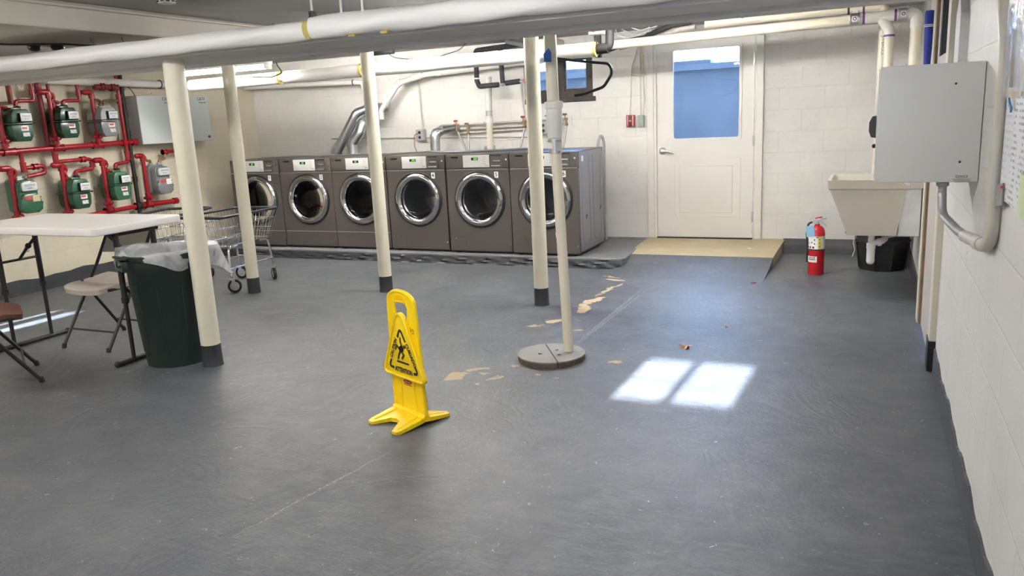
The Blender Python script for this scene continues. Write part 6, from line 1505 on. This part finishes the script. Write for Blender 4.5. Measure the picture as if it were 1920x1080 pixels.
# ------------------------------------------------------------------ things on the right wall
ENC = mat('enclosure_grey', (0.70, 0.69, 0.64), 0.42, var=0.02, scale=3)
t = thing('electrical_box', 'grey steel electrical box mounted on the right wall above the sink', 'electrical box', (0, 3.22, 1.10))
m_ = MB(); m_.box((0.1855, 0.19, 0.21), (0.329, 0.38, 0.412), bevel=0.004); bx = m_.build('body', ENC, t, 30)
m_ = MB(); m_.box((0.0195, 0.19, 0.21), (0.006, 0.37, 0.400), bevel=0.002); dr = m_.build('door', ENC, t, 30)
m_ = MB(); m_.prism([(0.016, 0.165), (0.016, 0.245), (0.002, 0.243), (-0.008, 0.222), (-0.008, 0.190), (0.0, 0.168)], 0.05, 0.12); m_.build('latch_handle', mat('dark_latch', (0.05, 0.05, 0.048), 0.4), dr, 30)
MB().sphere((0.012, 0.06, 0.135), 0.008, seg=10).build('lock_pin', BLACK, dr, 40)
m_ = MB(); m_.cyl((0.262, -0.0008, 0.345), (0.262, 0.002, 0.345), 0.004, 10); m_.cyl((0.290, -0.0008, 0.075), (0.290, 0.002, 0.075), 0.004, 10); m_.build('hole', BLACK, bx)
m_ = MB()
for k in range(3): m_.plate(rrect(0.286+0.013*k, 0.024, 0.011, 0.008, 0.001, 2), [rrect(0.286+0.013*k, 0.024, 0.006, 0.004, 0.001, 2)], -0.0006, 0.002)
lg_ = m_.build('maker_label', mat('label_ink', (0.20, 0.19, 0.18), 0.5), bx, 0)
for k in range(3): MB().box((0.300, -0.0004, 0.014-0.0048*k), (0.058-0.006*k, 0.001, 0.0018)).build('fine_print', MATS['print_grey'], lg_)
pass
t = thing('wall_conduit', 'painted conduit pipe bending under the grey electrical box and up the right wall', 'conduit', (0, 0, 0))
MB().tube([(0.245, 3.27, 1.10), (0.245, 3.27, 1.045)], 0.015, 14).lathe([(0.015, 0), (0.021, 0.002), (0.021, 0.014), (0.015, 0.016)], (0.245, 3.27, 1.085), 'Z', 14).tube([(0.245, 3.27, 1.06), (0.247, 3.25, 0.985), (0.290, 3.12, 0.945), (0.315, 3.00, 0.935)], 0.0155, 14, 0.06).build('grey_conduit', mat('conduit_grey', (0.36, 0.37, 0.37), 0.4, 0.3), t, 40)
PALEPIPE = mat('beige_conduit_paint', (0.60, 0.56, 0.47), 0.45, var=0.04, bump=0.2)
MB().tube([(0.313, 3.01, 0.936), (0.328, 2.92, 0.940), (0.330, 2.72, 0.960), (0.331, 2.645, 0.99), (0.331, 2.64, 1.10), (0.331, 2.62, 1.45), (0.331, 2.645, 1.55), (0.331, 2.79, 1.70), (0.331, 2.85, 1.78), (0.331, 2.86, ZC)], 0.0195, 16, 0.06).build('painted_conduit', PALEPIPE, t, 40)
m_ = MB(); m_.cyl((0.305, 3.06, 0.936), (0.326, 2.95, 0.940), 0.020, 14); m_.build('coupling', PALEPIPE, t, 40)
MB().cyl((0.326, 2.87, 0.943), (0.329, 2.80, 0.951), 0.023, 14).build('coupling', PALEPIPE, t, 40)
for z in (1.12, 1.31): MB().box((0.342, 2.64, z), (0.020, 0.07, 0.004)).build('strap', STEEL, t)
# old plank on the wall above the box
o = MB().prism([(3.93, 1.25), (4.13, 1.25), (4.13, 1.745), (4.06, 1.80), (3.99, 1.80), (3.93, 1.74)], -XR, -XR+0.032, mtx=RYM).build('wall_plank', mat('pale_plank', (0.62, 0.61, 0.58), 0.6, var=0.08, scale=20), None, 0); tag(o, 'pale painted plank with clipped top corners on the right wall above the grey box', 'plank')
# rolled blue umbrella hanging beside the doorway
BLUE = mat('blue_cloth', (0.012, 0.035, 0.33), 0.6, var=0.25, scale=20, bump=0.6, bscale=40)
t = thing('rolled_umbrella', 'rolled blue umbrella tied up against the right wall beside the white pipes', 'umbrella', (0.318, 6.10, 0))
m_ = MB(); m_.lathe([(0, 1.50), (0.012, 1.50), (0.018, 1.53), (0.024, 1.70), (0.030, 1.93), (0.026, 1.95), (0, 1.95)], (0, 0, 0), 'Z', 16); m_.build('canopy', BLUE, t, 50)
MB().cyl((0, 0, 1.95), (0, 0, 2.14), 0.005, 8).build('shaft', STEEL, t, 40); MB().cyl((0, 0, 1.47), (0, 0, 1.50), 0.009, 8).build('tip', BLACK, t, 40)
MB().torus((0, 0, 1.86), 0.031, 0.003, 'Z', 20, 6).torus((0, 0, 1.85), 0.031, 0.003, 'Z', 20, 6).build('tie_string', PAPER, t, 40); MB().torus((0.02, -0.03, 1.82), 0.010, 0.003, 'Y', 12, 6).build('ring', BLACK, t, 40)
# notices in a clear sleeve
t = thing('notice_sleeve', 'clear plastic sleeve holding printed notices on the right wall at the picture edge', 'notice', (0.335, 2.36, 0))
SLEEVE = film_mat('clear_sleeve', (0.80, 0.80, 0.82), 0.30, 0.12)
m_ = MB(); ny = 24; A = []; B = []
for i in range(ny+1):
    y = -0.34+0.58*i/ny; x = -0.004-0.010*abs(math.sin(i*0.9))
    A.append(m_.bm.verts.new((x, y, 1.395))); B.append(m_.bm.verts.new((x*1.4, y, 1.86)))
for i in range(ny): m_.bm.faces.new([A[i], A[i+1], B[i+1], B[i]])
m_.build('sleeve', SLEEVE, t, 60)
TXT = text_lines_mat('notice_print', (0.72, 0.72, 0.75), (0.34, 0.34, 0.36), 64)
MB().box((0.004, -0.055, 1.27), (0.003, 0.59, 0.30)).build('backing_sheet', text_lines_mat('pale_print', (0.70, 0.71, 0.74), (0.58, 0.58, 0.60), 50), t)
MB().box((-0.003, -0.16, 1.255), (0.0025, 0.40, 0.27), rot=rotm(0.05, 0, 0)).build('notice_sheet', TXT, t)
MB().box((-0.006, -0.235, 1.165), (0.002, 0.19, 0.10), rot=rotm(0.05, 0, 0)).build('green_note', mat('note_green', (0.60, 0.72, 0.42), 0.6), t)
MB().box((-0.001, 0.20, 1.130), (0.004, 0.11, 0.06), rot=rotm(-0.15, 0, 0)).build('grey_backing_corner', mat('backing_grey', (0.27, 0.26, 0.26), 0.5), t)
MB().box((0.0, 0.10, 1.400), (0.004, 0.24, 0.018)).build('wooden_lip', mat('tan_strip', (0.55, 0.42, 0.26), 0.6), t)
MB().box((-0.008, 0.10, 1.375), (0.004, 0.06, 0.010), rot=rotm(0.5, 0, 0)).box((-0.009, 0.085, 1.372), (0.004, 0.05, 0.008), rot=rotm(0.2, 0, 0)).build('blue_tack', mat('tack_blue', (0.02, 0.22, 0.42), 0.5), t)
MB().box((-0.008, 0.135, 1.158), (0.004, 0.022, 0.007), rot=rotm(-0.15, 0, 0)).build('red_tab', mat('pin_red', (0.6, 0.06, 0.02), 0.4), t)
